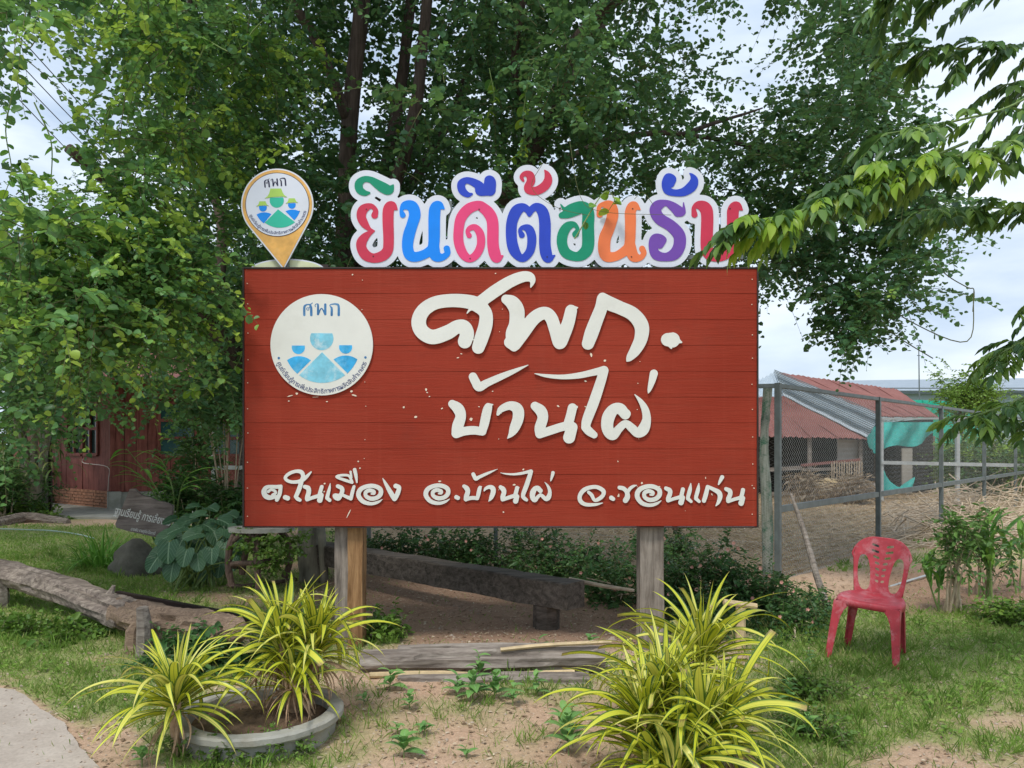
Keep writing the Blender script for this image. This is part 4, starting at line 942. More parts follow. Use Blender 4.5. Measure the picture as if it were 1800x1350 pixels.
# crown volume
def inpoly(px, py, poly):
    ins = np.zeros(px.shape, bool); n = len(poly)
    for i in range(n):
        x1_, y1_ = poly[i]; x2_, y2_ = poly[(i+1) % n]
        cnd = (y1_ > py) != (y2_ > py); ins ^= cnd & (px < (x2_-x1_)*(py-y1_)/((y2_-y1_) or 1e-9)+x1_)
    return ins
CR = [(-500,-800),(1400,-800),(1500,-300),(1530,0),(1545,150),(1560,230),(1650,300),(1680,380),(1640,470),(1580,540),(1500,600),(1460,560),(1420,480),(1370,470),(1300,480),(600,560),(430,700),(400,720),(300,710),(200,690),(60,715),(-100,760),(-500,760)]
HOLES = [(15,190,60,60,5),(100,330,55,50,4),(300,380,18,16,3),(330,300,14,20,3),(570,180,14,30,3),(655,180,16,40,3),(700,110,14,30,3),(1180,60,30,22,3),(1250,330,30,20,3),(1100,290,30,22,3),(70,100,95,65,6),(135,265,68,60,4),(40,140,75,60,5),(135,380,62,66,4),(215,140,40,30,3),(205,395,30,25,3),(1060,70,14,26,2),(1265,75,50,42,6),(1290,170,55,38,4),(1390,150,40,20,4),(170,470,30,18,2),(1480,470,40,28,4),(1560,440,50,30,4),(1500,340,35,22,3)]
def canopy(n, d0, d1, rad, hole_k=1.0, poly=CR, gap=.0, seed=5):
    px = rng.uniform(-500, 1700, n); py = rng.uniform(-800, 760, n); d = rng.uniform(d0, d1, n)
    k = inpoly(px, py, poly)
    for hx, hy, rx, ry, _ in HOLES: k &= ((px-hx)/(rx*hole_k+rad*700/d))**2+((py-hy)/(ry*hole_k+rad*700/d))**2 > 1
    c = np.stack([(px-900)/1350*d, d, 1.5-(py-780)/1350*d], -1)
    k &= (fbm(c[:, 0]*.8+30, c[:, 2]*.8+d*.5+30, seed, 3) > gap)
    return c[k], px[k], py[k], d[k]
def keep_back(c, px, py, d):      # the front left swag comes forward; elsewhere the crown stays behind the board
    k = ((d > 7.0)|((px < 330)&(d > 4.9))|((py < 220)&(d > 6.0)))&((py > -60)|(d > 7.6)|((px > 350)&(d > 6.2)))&((px > -120)|(d > 7))&((px > 330)|(py < 560)|(d > 6.4))
    u = rng.uniform(size=len(k)); k &= ~((px > 1130)&(py < 260)&(u < .45)); k &= ~((px < 230)&(py < 440)&(u < .55)); k &= ~((px > 560)&(px < 900)&(py < 300)&(d < 8)&(u < .5))
    k &= (px > -150)|(d > 9); k &= (px > 350)|(py > -60)|(d > 9)
    return c[k]
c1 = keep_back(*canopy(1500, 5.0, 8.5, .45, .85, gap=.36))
S1 = sprays(c1, .5, 17, .46, 15, .066, droop=.30, tint_base=np.where(c1[:, 0] < -2.2, .40, .24), young=.10)  # darker tint away from the left side paints in the crown's inner shade
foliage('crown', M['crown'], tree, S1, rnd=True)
c2, px2, py2, d2 = canopy(1750, 8.5, 12.0, .4, .85, gap=.34, seed=8)
u2 = rng.uniform(size=len(c2)); c2 = c2[~((px2 > 1130)&(py2 < 260)&(u2 < .45))&~((px2 < 230)&(py2 < 440)&(u2 < .6))&((px2 > -150)|(d2 > 10))]
S2 = sprays(c2, .6, 16, .65, 11, .082, droop=.25, tint_base=.20, young=.03)  # low tint: shade of the deep back layer put into the leaf colour
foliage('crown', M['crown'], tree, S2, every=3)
# edge swags: right-hand fringe and left-hand hanging sprays, by hand
sw = []
for px, py, d, r in [(1480,560,8,.16),(1490,590,8,.08),(1450,520,8,.2),(1500,500,8,.25),(1540,520,7.9,.22),(1570,470,8,.22),(1440,470,8,.2),(1600,420,8,.3),(1560,390,8.2,.3),(1520,430,8.2,.3),(1410,440,8.2,.2),(1440,390,8.2,.3),(1640,330,8.2,.3),(1600,290,8.2,.3),(1580,230,8.4,.3),(1540,160,8.6,.3),(1530,110,8.6,.25),(1515,60,8.6,.25),(1500,210,8.4,.3),(1450,250,8.4,.35),(1400,330,8.4,.35),(1350,400,8.4,.3),(1420,180,8.6,.3),(1340,330,8.6,.35),(1330,260,8.6,.35),(1490,330,8.3,.35)]:
    for _ in range(4): sw.append(P(px+random.gauss(0, 16), py+random.gauss(0, 16), d+random.gauss(0, .3)))
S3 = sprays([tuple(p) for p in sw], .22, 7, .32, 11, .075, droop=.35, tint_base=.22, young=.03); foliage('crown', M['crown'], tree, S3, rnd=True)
sw = []
for px, py, d, r in [(70,470,4.9,1),(120,520,4.9,1),(170,540,5,1),(60,560,5,1),(220,480,5.1,1),(260,520,5.2,1),(110,570,5,1),(30,570,4.9,1),(320,500,5.4,1),(150,430,5,1),(280,430,5.3,1),(200,400,5.2,1),(30,380,4.8,1),(210,300,5.2,1),(330,240,5.6,1),(260,140,5.4,1),(360,120,5.8,1),(420,200,6,1),(310,60,5.6,1),(20,20,5,1),(230,20,5.4,1),(430,60,6,1),(500,120,6.2,1),(350,330,5.8,1),(240,340,5.3,1),(390,420,6,1),(400,300,6,1),(300,570,5.6,1),(370,520,6.2,1),(230,590,5.3,1)]:
    if px > 340: d += .9
    for _ in range(3): sw.append(P(px+random.gauss(0, 26), py+random.gauss(0, 22), d+random.gauss(0, .25)))
S4 = sprays([tuple(p) for p in sw], .30, 12, .38, 14, .060, droop=.40, tint_base=.60, young=.35); foliage('crown', M['crown'], tree, S4, rnd=True)  # high tint paints lit highlights on the front sprays; young tips are yellow-green
# hanging runners with pairs of round leaves that can be told apart, one object each
def round_leaf(name, mat):
    V = [(0, 0, 0)]; F = []; UV = [(.5, 0)]; n = 14
    for k in range(n+1):
        a = -math.pi+2*math.pi*k/n
        if k == n: break
        x = .5+math.cos(a)*.5; y = math.sin(a)*.40*(1-.1*math.cos(a)); V.append((x, y, abs(y)*.28-x*x*.10)); UV.append((.5+y, x))
    V.append((.5, 0, -.02)); UV.append((.5, .5)); c = len(V)-1
    for k in range(n): F.append((c, 1+k, 1+(k+1) % n))
    V = V; me = bpy.data.meshes.new(name); me.from_pydata(V, [], F); u = me.uv_layers.new(name='UVMap')
    for lp in me.loops: u.data[lp.index].uv = UV[lp.vertex_index]
    me.materials.append(mat); me.polygons.foreach_set('use_smooth', [True]*len(F)); return me
rl_y = round_leaf('leaf', M['young']); rl_g = round_leaf('leaf', M['broad'])
RUN = [([(400,530),(425,560),(428,610),(410,650),(370,680),(325,690)],6.0,20,.5),([(330,500),(370,540),(362,570),(340,590),(300,600)],5.6,14,.6),([(200,470),(150,500),(120,550),(100,600),(60,620)],4.9,22,.35),([(250,440),(170,520),(150,580),(165,620),(110,655)],5,26,.5),
       ([(180,420),(110,450),(50,540),(70,600),(40,590)],4.9,20,.4),([(860,120),(868,180),(840,230),(808,250)],6.8,16,.8),([(930,130),(920,200),(920,260),(890,285)],6.9,16,.75),([(400,90),(330,60),(250,95),(150,105)],5.6,18,.35),([(360,80),(330,150),(320,190),(310,180)],5.7,14,.7),
       ([(330,190),(350,205),(320,215),(300,220)],5.7,9,.8),([(240,300),(230,340),(215,330),(200,370)],5.2,14,.85),([(60,180),(90,250),(90,330),(100,360)],4.8,15,.5),([(20,170),(10,230),(20,300),(5,350)],4.8,14,.2),([(480,20),(440,60),(430,100),(400,10)],6,8,.6),([(1020,80),(1040,150),(1055,180),(1010,190)],7,9,.5),([(480,240),(500,260),(470,280),(460,270)],6,8,.9),([(720,150),(730,170),(725,180)],7,3,.9),([(20,560),(40,600),(35,650)],4.9,8,.7),([(1010,420),(1060,340),(1080,350),(1070,370)],5.4,8,.85),([(170,400),(160,440),(155,410)],5,6,.9)]
nleaf = 0
for pts, d, n, yf in RUN:
    rt = MB()
    q = crom([tuple(P(px, py, d+.04*i)) for i, (px, py) in enumerate(pts)], 6)
    rt.tube([Vector(a) for a in q], [.005*(1-.6*i/len(q)) for i in range(len(q))], 5)
    for i in range(n):
        t = .12+.88*i/max(1, n-1); p = Vector(q[min(len(q)-1, int(t*(len(q)-1)))]); 
        az_ = random.uniform(0, 6.28); me = rl_y if t > 1-yf*random.uniform(.6, 1.2) else rl_g
        link_local('leaf', me, tree, p-tree.location, (random.uniform(-.7, .7), random.uniform(.1, .9), az_), random.uniform(.045, .085)*d/5.3)
        nleaf += 1
    rt.build('runner', M['greentwig'], tree)
# bare hanging twigs on the right and a few pale ones in front of the board
bt = MB()
for pts, d in (([(1490,480),(1530,500),(1560,530),(1600,565),(1700,600),(1712,510)],8),([(1630,440),(1660,480),(1700,505),(1712,510),(1710,548)],8),([(1440,500),(1445,530),(1460,560),(1478,600)],8),([(1500,540),(1540,565),(1590,600),(1640,630)],8),
               ([(1400,470),(1405,510),(1425,515)],8),([(1000,240),(1020,345),(1060,372),(1180,378)],5.5),([(1115,350),(1130,338),(1150,362)],5.5),([(617,470),(608,478),(618,452),(640,420)],5.6),([(710,300),(740,320),(765,350)],6),([(955,285),(935,330),(980,365),(1040,380)],5.5)):
    q = crom([tuple(P(px, py, d)) for px, py in pts], 6); bt.tube([Vector(a) for a in q], .006 if d > 7 else .0018, 4)
bt.build('bare_twigs', M['twig'], tree)['kind'] = 'stuff'

# ------------------------------------------------------------------ right-hand tree whose boughs reach in close to the camera
rtree = empty('feather_leaf_tree', (6.2, 4.6, 0), 'tree beyond the right edge whose long pointed paired leaves hang in front of the sky', 'tree')
mb = MB(); smooth_tube(mb, [(6.2,4.6,-.1),(6.15,4.6,1),(6.0,4.5,2.2),(5.6,4.3,3.4),(5.2,4.1,4.6),(5.0,4.1,6)], [.17,.15,.13,.11,.08,.05], 10, 5, jit=.05); mb.build('trunk', M['bark'], rtree, smooth=True)
leafl = ribbon_mesh('leaflet', 1, .36, .1, .6, M['pinn'], 8, .35, 0, lambda t: max(.03, math.sin(math.pi*min(1, t**.72)))*1.0)
leafy = ribbon_mesh('leaflet', 1, .36, .1, .7, M['young'], 8, .35, 0, lambda t: max(.03, math.sin(math.pi*min(1, t**.72)))*1.0)
BR = [([(1990,40,4.0),(1880,120,3.9),(1780,185,3.8),(1690,210,3.7),(1620,225,3.7),(1560,235,3.6)],12,.15,.22,.2),
      ([(1880,140,3.9),(1790,240,3.7),(1700,270,3.6),(1620,285,3.5),(1560,300,3.5)],28,.16,.25,.55),
      ([(1700,250,3.7),(1600,290,3.6),(1530,300,3.5),(1490,320,3.5),(1440,345,3.5)],22,.15,.22,.35),
      ([(1530,300,3.5),(1470,345,3.45),(1410,370,3.4),(1350,385,3.35),(1300,395,3.35)],24,.13,.2,.5),
      ([(1900,60,4.2),(1800,80,4.1),(1720,85,4.1),(1650,85,4.0),(1600,80,4.0)],17,.12,.18,.1),
      ([(1900,-60,4.0),(1780,-30,4),(1680,-25,3.9),(1600,-25,3.9),(1560,-10,3.9)],14,.14,.2,0),
      ([(1950,330,4.3),(1850,360,4.2),(1770,365,4.1),(1690,365,4.1),(1620,370,4.0)],22,.13,.2,.25),
      ([(2000,120,4.3),(1900,130,4.2),(1820,140,4.1),(1760,150,4.1)],8,.13,.2,0),
      ([(2000,500,5.0),(1900,560,4.8),(1820,590,4.8),(1780,610,4.7),(1740,630,4.7)],20,.13,.18,.6),
      ([(2000,480,5.0),(1880,510,4.9),(1810,530,4.8)],10,.12,.18,.6),
      ([(2000,640,4.8),(1900,660,4.6),(1820,690,4.6),(1760,715,4.5),(1700,735,4.5)],20,.14,.2,.35),
      ([(2000,800,4.9),(1900,760,4.8),(1830,740,4.7),(1780,740,4.7)],10,.13,.18,.1)]
parts = []; stuff_c = []; bb_ = MB(); rach = []
for pts, n, rl, _, yg in BR:
    n = int(n*1.45)
    q = crom([tuple(P(*p)) for p in pts], 8); bb_.tube([Vector(a) for a in q], [.007*(1-.75*i/len(q))+.0015 for i in range(len(q))], 6)
    for i in range(n):
        t = .15+.85*i/(n-1); k = min(len(q)-2, int(t*(len(q)-1))); p = Vector(q[k]); tan = (Vector(q[k+1])-p).normalized()
        side = tan.cross(Vector((0, 0, 1))).normalized()*(1 if i % 2 else -1)
        d = (tan*.7+side*.85+Vector((0, 0, .12))+Vector([random.gauss(0, .3) for _ in range(3)])).normalized()
        if i == n-1: d = tan
        Lr = rl*random.uniform(.9, 1.4); rp = [p+d*Lr*s+Vector((0, 0, -.45*Lr*s*s)) for s in np.linspace(0, 1, 5)]
        rach.append([tuple(a) for a in rp]); young = random.random() < yg and t > .35
        npair = 6
        for j in range(npair):
            s = .2+.8*j/(npair-1); b = p+d*Lr*s+Vector((0, 0, -.45*Lr*s*s)); dt = (d+Vector((0, 0, -.9*s))).normalized(); sd_ = dt.cross(Vector((0, 0, 1))).normalized()
            for sg in (1, -1):
                ld = (dt*.75+sd_*sg*.8+Vector((0, 0, -.55+random.gauss(0, .15)))).normalized()
                parts.append((b, ld, random.uniform(.066, .100)*(1 if j else .8), young))
        parts.append((rp[-1], (d+Vector((0, 0, -1))).normalized(), .11, young))
bb_.build('bough', M['greentwig'], rtree); tube_cloud('leaf_stalks', np.array(rach), np.linspace(.0022, .001, 5)[None], M['greentwig'], rtree, 'stuff')
def infr(p): u = 900+p.x/p.y*1350; w = 780-(p.z-1.5)/p.y*1350; return -20 < u < 1790 and 0 < w < 1350
random.shuffle(parts)
cand = sorted([i for i, a in enumerate(parts) if infr(a[0])], key=lambda i: parts[i][0].y-(.6 if parts[i][3] else 0))[:298]; cs = set(cand)
for i in cand:
    b, ld, L, yg = parts[i]; rot = ld.to_track_quat('X', 'Z') @ Euler((random.uniform(-.6, .6), 0, 0)).to_quaternion()
    link_local('leaflet', leafy if yg else leafl, rtree, b-rtree.location, rot.to_euler(), L)
rest = [parts[i] for i in range(len(parts)) if i not in cs]
B = np.array([tuple(a[0]) for a in rest]); Dd = np.array([tuple(a[1]) for a in rest]); L_ = np.array([a[2] for a in rest]); yy = np.array([a[3] for a in rest])
leaf_cloud('foliage', B, Dd, np.array([0, 0, 1.])+rng.normal(size=B.shape)*.3, L_, L_*.36, rng.uniform(.2, .85, len(B))+yy*.4, M['pinnstuff'], rtree, 'stuff', shape=(.3, .68, .95, .85))

# ------------------------------------------------------------------ generic bushes and background trees
def bush(name, label, cat, group, ells, nsp, L, K, leafL, mat, stem=True, tb=.35, young=.08, flowers=None, leafw=.6, droop=.2):
    c0 = ells[0][0]; e = empty(name, (c0[0], c0[1], 0), label, cat, group)
    cen = []
    for c, r, n in ells:
        for _ in range(n):
            v = Vector([random.gauss(0, .45) for _ in range(3)]); cen.append((c[0]+v.x*r[0], c[1]+v.y*r[1], max(.03, c[2]+v.z*r[2])))
    S = sprays(cen, L*.8, nsp, L, K, leafL, droop=droop, tint_base=tb, young=young, leafw=leafw)
    S['tw'][..., 2] = np.maximum(S['tw'][..., 2], .01); S['c'][:, 2] = np.maximum(S['c'][:, 2], .01)
    foliage('foliage', mat, e, S, tr=.0035)
    if stem:
        mb = MB()
        for k in range(min(10, len(cen))):
            a = Vector(cen[(k*7) % len(cen)]); b = Vector((c0[0]+random.gauss(0, .06), c0[1]+random.gauss(0, .06), -.02)); mb.tube([b, (a+b)/2+Vector((0, 0, .04)), a], [.012, .009, .005], 5)
        mb.build('stem', M['stick'], e)
    if flowers:
        fb = []
        for k in range(flowers):
            a = cen[random.randrange(len(cen))]; p = Vector(a)+Vector((random.gauss(0, .08), -.10-random.random()*.08, random.uniform(.02, .12)))
            mb = MB()
            for j in range(5):
                an = j*1.2566; u = Vector((math.cos(an), -.35, math.sin(an)))*.017; w = Vector((-math.sin(an), 0, math.cos(an)))*.009
                mb.poly([p, p+u*.6+w, p+u*1.1, p+u*.6-w])
            mb.build('flower', M['flower'], e)
    return e
# periwinkle bushes along the fence behind and beside the board
GB = 'flowering bushes along the wire fence behind the board'
for i, (px, py, d, rx, h, lab) in enumerate([(690,985,9.4,.55,.34,'dark bush behind the far left end of the squared timber beam'),(780,985,9.2,.6,.38,'leafy bush behind the beam, second from the left post'),(870,985,9.0,.6,.36,'leafy bush right behind the middle of the beam'),
        (960,990,8.7,.6,.38,'leafy bush above the near half of the beam'),(1040,1010,8.2,.55,.36,'bush just beyond the near end of the beam'),(1105,1030,7.6,.5,.34,'bush touching the left side of the right timber post')]):
    bush('flowering_bush', lab, 'bush', GB, [(tuple(P(px, py, d)), (rx, .45, h), 26)], 12, .26, 9, .05, M['shrubleaf'], flowers=4, tb=.45)
for i, (px, py, d, rx, h, lab, fl) in enumerate([(1215,1030,7.0,.35,.30,'flowering bush just right of the right timber post',6),(1290,1035,6.9,.35,.30,'flowering bush with pink blooms below the board\'s lower right corner',10),(1370,1050,6.8,.38,.26,'flowering bush with pink blooms at the foot of the fence corner post',10),(1400,1100,6.3,.26,.17,'low dark bush left of the red chair',3),(1240,1090,6.3,.35,.2,'low dark bush behind the two yellow striped plants',0),(1180,980,8.6,.25,.3,'small bush against the wire mesh right of the right timber post',2)]):
    bush('flowering_bush', lab, 'bush', 'flowering bushes right of the board', [(tuple(P(px, py, d)), (rx, .35, h), 26)], 11, .2, 9, .042, M['shrubleaf'], flowers=fl, tb=.5)
bush('small_bush', 'small bright green bush growing by the foot of the left timber post', 'bush', None, [((P(665,1110,5.9))[:], (.13,.12,.10), 14)], 8, .14, 7, .05, M['bright'], tb=.2)
bush('vine', 'thin bright green vine climbing on the rustic branch table', 'plant', None, [(tuple(P(440,955,7.6)), (.12,.12,.06), 8),(tuple(P(500,955,7.6)), (.22,.1,.05), 9),(tuple(P(470,985,7.6)), (.12,.1,.07), 6)], 5, .16, 7, .055, M['bright'], tb=.1, stem=False)
# trees and bushes far behind
def bgtree(px, base_d, h, w, lab, mat='crown', trunk_r=.12, grp='background trees left of the board', leaf=.10, n=40, lo=.35, nsp=18, tb=.3):
    g = Vector(((px-900)/1350*base_d, base_d, 0)); e = empty('background_tree', g, lab, 'tree', grp); mb = MB()
    smooth_tube(mb, [g+Vector((0, 0, -.1)), g+Vector((.1, 0, h*.3)), g+Vector((-.05, 0, h*.6)), g+Vector((0, 0, h*.9))], [trunk_r, trunk_r*.8, trunk_r*.6, trunk_r*.2], 8); mb.build('trunk', M['bark'], e, smooth=True)
    cen = []
    for _ in range(n):
        v = Vector([random.gauss(0, .5) for _ in range(3)]); cen.append((g.x+v.x*w, g.y+v.y*w*.7, h*(lo+(1-lo)/2)+v.z*h*(1-lo)*.5))
    cen = [c for c in cen if c[2] > .3]
    S = sprays(cen, .7, nsp, .8, 10, leaf, droop=.25, tint_base=tb, young=.05, leafw=.6); foliage('crown', M[mat], e, S, tr=.008); return e
GL = 'background trees left of the board'
for a in [(-110,17,5.5,1.8,'dense dark tree at the far left edge beside the red house'),(40,23,7.5,2.6,'dark tree rising behind the left end of the red house'),(250,22.5,8,2.8,'dark tree rising behind the red house roof'),(420,13.5,5.0,1.3,'narrow-leaved dark tree just left of the red board')]:
    bgtree(*a, lo=.50, n=60, nsp=20, leaf=.095, tb=.35)
for a in [(760,18,5,2.4,'dark tree far behind the middle of the board')]:
    bgtree(*a, grp=None, lo=.1, n=45, nsp=18)
for px, d, h, w, lab in [(1600,27,2.0,1.3,'scrubby bush beyond the wire fence beside the turquoise net'),(1660,24,2.1,1.3,'scrubby green bush beyond the second fence post'),(1730,23,2.4,1.5,'wide scrubby bush beyond the wire fence near the right edge'),(1800,22,2.6,1.5,'tall scrubby bush at the right edge beyond the fence'),(1860,20,2.4,1.4,'scrubby bush reaching in from the right edge')]:
    g = ((px-900)/1350*d, d, h*.45); bush('scrub_bush', lab, 'bush', 'scrub beyond the wire fence', [(g, (w, .8, h*.48), 40)], 14, .5, 10, .09, M['bright'] if px in (1660, 1800) else M['shrubleaf'], tb=.75, young=.3)
bgtree(1690, 30, 4.3, 1.1, 'bright light-green young tree above the wire fence in front of the pale factory', 'bright', .07, None, .13, 30, .55, 14, .4)

# ------------------------------------------------------------------ striped yellow plants
def prof_long(t): return min(1, .45+t*2.6)*(1-max(0, (t-.35)/.65)**1.6*.97)
VAR = [ribbon_mesh('leaf', 1, .074, R(a), R(cu), M['varieg'], 14, .45, tw, prof_long) for a, cu, tw in
       ((88,10,.3),(80,20,-.4),(74,40,.5),(70,60,-.3),(62,75,.4),(60,105,0),(52,90,-.5),(45,95,.4),(40,75,.2),(30,80,-.3),(22,70,.5),(55,125,.3),(12,65,-.2),(0,58,.3),(76,95,.2),(66,40,-.3))]
VAR2 = [ribbon_mesh('leaf', 1, .078, R(a), R(cu), M['varieg'], 14, .45, tw, prof_long, kk, bl) for a, cu, tw, kk, bl in ((66,30,.3,.55,0),(50,40,-.4,.45,.3),(72,30,.2,None,.45),(35,50,.5,None,.4),(20,40,-.3,.6,.2),(58,60,.8,None,.3))]
DEADV = [ribbon_mesh('dead_leaf', 1, .045, R(a), R(cu), M['deadleaf'], 10, .7, 1.2) for a, cu in ((-20,60),(10,100),(-40,40))]
def striped(name_lab, base, heads, group='yellow striped long-leaved plants in front of the board', dead=0):
    e = empty('striped_plant', base, name_lab, 'plant', group)
    for hx, hy, hz, n, L0, L1, w in heads:
        mb = MB(); smooth_tube(mb, [base+Vector((hx*.6, hy*.6, -.05)), base+Vector((hx*.9, hy*.9, hz*.5)), base+Vector((hx, hy, hz+.03))], [.022, .026, .022], 8, jit=.15); mb.build('stem', M['deadleaf'], e)
        for i in range(n):
            t = i/n; order = [0, 1, 15, 2, 14, 3, 4, 5, 6, 11, 7, 8, 9, 10, 12, 13]
            me = VAR[order[min(15, max(0, int(t**.80*16+random.uniform(-1.5, 1.5))))]]
            if random.random() < .14: me = random.choice(VAR2)
            az_ = i*2.39996+random.uniform(-.5, .5); L = random.uniform(L0*.85, L1*1.05)*(.50+.50*math.sin(math.pi*min(1, t*.85+.05)))
            off = Vector((math.cos(az_), math.sin(az_), 0))*.018
            link_local('leaf', me, e, Vector((hx, hy, hz+.05-.13*t))+off, (random.uniform(-.3, .3), random.uniform(-.16, .16), az_), (L, L*random.uniform(.65, 1.35)*w, L))
        for i in range(dead):
            az_ = random.uniform(0, 6.28); L = random.uniform(.22, .36)
            link_local('dead_leaf', random.choice(DEADV), e, Vector((hx, hy, hz*.7)), (random.uniform(-.5, .5), random.uniform(0, .5), az_), L)
    return e
striped('small yellow striped plant leaning out over the left side of the round planter', Vector((-1.62, 3.70, .05)), [(0, 0, .22, 84, .42, .55, 1.05)], dead=8)
striped('yellow striped plant with brown dead leaves in the round concrete planter, before the left post', Vector((-1.16, 4.1, .12)), [(-.07, 0, .32, 76, .42, .56, 1.1), (.10, .05, .29, 70, .40, .52, 1.1), (.02, -.10, .15, 44, .30, .42, 1.2)], dead=34)
striped('largest yellow striped plant, a broad mound at the bottom right of the board', Vector((.68, 3.35, 0)), [(-.10, .0, .28, 80, .40, .54, 1.05), (.14, -.05, .26, 80, .40, .54, 1.05), (.02, .16, .34, 66, .42, .56, 1.05), (.0, -.18, .14, 60, .40, .54, 1.05), (.26, .10, .22, 56, .38, .52, 1.05), (-.05, -.05, .10, 50, .38, .50, 1.05)], dead=22)
striped('yellow striped plant rising behind the largest one at the foot of the right post', Vector((1.0, 4.05, 0)), [(0, 0, .38, 66, .52, .70, 1.0), (-.16, -.05, .26, 46, .46, .6, 1.0)], dead=2)

# ------------------------------------------------------------------ round planter ring
c = Vector((-1.31, 4.0, -.03)); e = empty('round_planter', c, 'low round grey concrete planter ring half sunk in the ground before the left post', 'planter')
def ring(name, prof, mat, n=72, jit=.002):
    mb = MB(); m_ = len(prof)
    for k in range(n):
        a = 2*math.pi*k/n; j = random.uniform(-jit, jit)
        for r, z in prof: mb.v.append(c+Vector((math.cos(a)*(r+j), math.sin(a)*(r+j), z+random.uniform(-jit, jit)*.7)))
    for k in range(n):
        for i in range(m_): k2 = (k+1) % n; i2 = (i+1) % m_; mb.f.append([k*m_+i, k2*m_+i, k2*m_+i2, k*m_+i2])
    return mb.build(name, mat, e, smooth=False)
ring('wall', [(.385,-.1),(.385,.105),(.35,.105),(.33,-.1)], M['potc'])
ring('rim', [(.415,.105),(.423,.115),(.423,.140),(.413,.150),(.352,.150),(.345,.14),(.345,.105)], M['potc'])
mb = MB(); rr = 14; nn2 = 40; mb.v.append(c+Vector((0, 0, .13)))
for i in range(1, rr+1):
    for k in range(nn2): a = 2*math.pi*k/nn2; r = .349*i/rr; mb.v.append(c+Vector((math.cos(a)*r, math.sin(a)*r, .085+.05*(1-(i/rr)**2)+random.uniform(-.008, .008))))
for k in range(nn2): mb.f.append([0, 1+k, 1+(k+1) % nn2])
for i in range(rr-1):
    for k in range(nn2): a = 1+i*nn2+k; b = 1+i*nn2+(k+1) % nn2; mb.f.append([a, a+nn2, b+nn2, b])
mb.build('soil', M['soil'], e, smooth=True)

# ------------------------------------------------------------------ logs and timbers
def rough_log(name, pts, rads, mat, label=None, cat='log', group=None, parent=None, n=26, seed=1, gouge=.12, flat=1.0):
    q = crom([(*p, r) for p, r in zip([tuple(x) for x in pts], rads)], 16); mb = MB(); prev = None; V = q[:, :3]
    L = len(q)
    for i in range(L):
        t = Vector(V[min(i+1, L-1)]-V[max(i-1, 0)]).normalized(); u = t.cross(Vector((0, 0, 1))).normalized(); w = u.cross(t)
        for k in range(n):
            a = 2*math.pi*k/n; s = i*.08
            r = q[i, 3]*(1+(fbm(np.array(a*2.2+seed*5), np.array(s*1.3), seed)-.5)*.55-gouge*(1 if fbm(np.array(a*6.0), np.array(s*.5), seed+3) > .62 else 0)+random.uniform(-.02, .02))
            mb.v.append(Vector(V[i])+(u*math.cos(a)+w*math.sin(a)*flat)*r)
    for i in range(L-1):
        for k in range(n): k2 = (k+1) % n; mb.f.append([i*n+k, i*n+k2, (i+1)*n+k2, (i+1)*n+k])
    mb.f.append(list(range(n))[::-1]); mb.f.append([(L-1)*n+k for k in range(n)])
    if parent is None:
        o = mb.build(name, mat); tag(o, label, cat, group)
    else: o = mb.build(name, mat, parent)
    return o
lg = empty('weathered_log', G(260, 1140), 'long weathered split log raised on short posts at the left edge', 'log')
rough_log('trunk_wood', [P(-140,985,7.6),P(0,1007,7.2),P(90,1030,6.8),P(170,1060,6.3),P(230,1083,5.9)], [.125,.125,.115,.12,.125], M['bark_log'], parent=lg, seed=2, gouge=.18)
rough_log('trunk_wood', [P(215,1078,6.0),P(270,1092,5.7),P(340,1100,5.45),P(405,1108,5.2),P(425,1110,5.1)], [.12,.13,.13,.10,.05], M['rot'], parent=lg, seed=5, gouge=.2)
mb = MB(); mb.tube([P(192,1052,6.2)+Vector((0,-.04,0)), P(200,1040,6.2)+Vector((0,-.05,0)), P(206,1027,6.2)+Vector((0,-.05,0))], [.035,.03,.012], 7, jit=.2); mb.build('branch_stub', M['bark_log'], lg)
for px, py, d, r, top in ((262,1140,5.45,.055,.34),(12,1062,7.15,.07,.25)):
    g = Vector(((px-900)/1350*d, d, 0)); mb = MB(); mb.tube([g+Vector((0,-.08,-.1)), g+Vector((.01,-.09,top*.6)), g+Vector((0,-.1,top+.02))], [r,r*.95,r*.8], 7, jit=.12); mb.build('support_post', M['wood_h'], lg)
g = G(240, 1150); mb = MB(); mb.tube([g+Vector((-.03,0,-.05)), g+Vector((-.02,0,.16)), g+Vector((.02,0,.27))], [.05,.045,.02], 7, jit=.3); mb.build('crumbling_stub', M['rot'], lg)
o = MB().beam(P(205,1045,6.3), P(500,1100,5.9), .05, .06).build('dark_rail', M['frame'], None, .004); tag(o, 'dark straight metal rail lying behind the weathered log', 'rail')
GT = 'timbers stacked on the ground in front of the board'
def T3(a, b, r, seed, lab, mat='wood_h', g=.24, fl=.95): return rough_log('timber', [a, (a+b)/2+Vector((0, 0, .004)), b], [r*.95, r, r], M[mat], lab, 'timber', GT, seed=seed, gouge=g, flat=fl, n=20)
T3(P(636,1164,5.05), P(1062,1157,5.05), .086, 17, 'thick grey cracked log, uppermost of the timbers lying under the red board')
T3(P(700,1143,5.35), P(1010,1140,5.35), .04, 9, 'thin grey timber behind the thick cracked log')
o = T3(P(700,1205,4.85), P(1035,1200,4.85), .075, 12, 'lower grey timber half buried in the dirt below the bamboo pole')
b1 = MB(); smooth_tube(b1, [P(650,1187,4.88), P(760,1184,4.88), P(860,1187,4.88), P(1010,1182,4.88)], .020, 8, jit=.05); tag(b1.build('bamboo_pole', M['bamboo']), 'thin tan bamboo pole lying between the two grey timbers', 'pole')
b1 = MB(); smooth_tube(b1, [P(880,1142,5.0), P(960,1134,5.0), P(1075,1128,5.0)], .014, 6); tag(b1.build('split_stick', M['bamboo']), 'pale split stick lying on top of the thick grey log', 'stick')
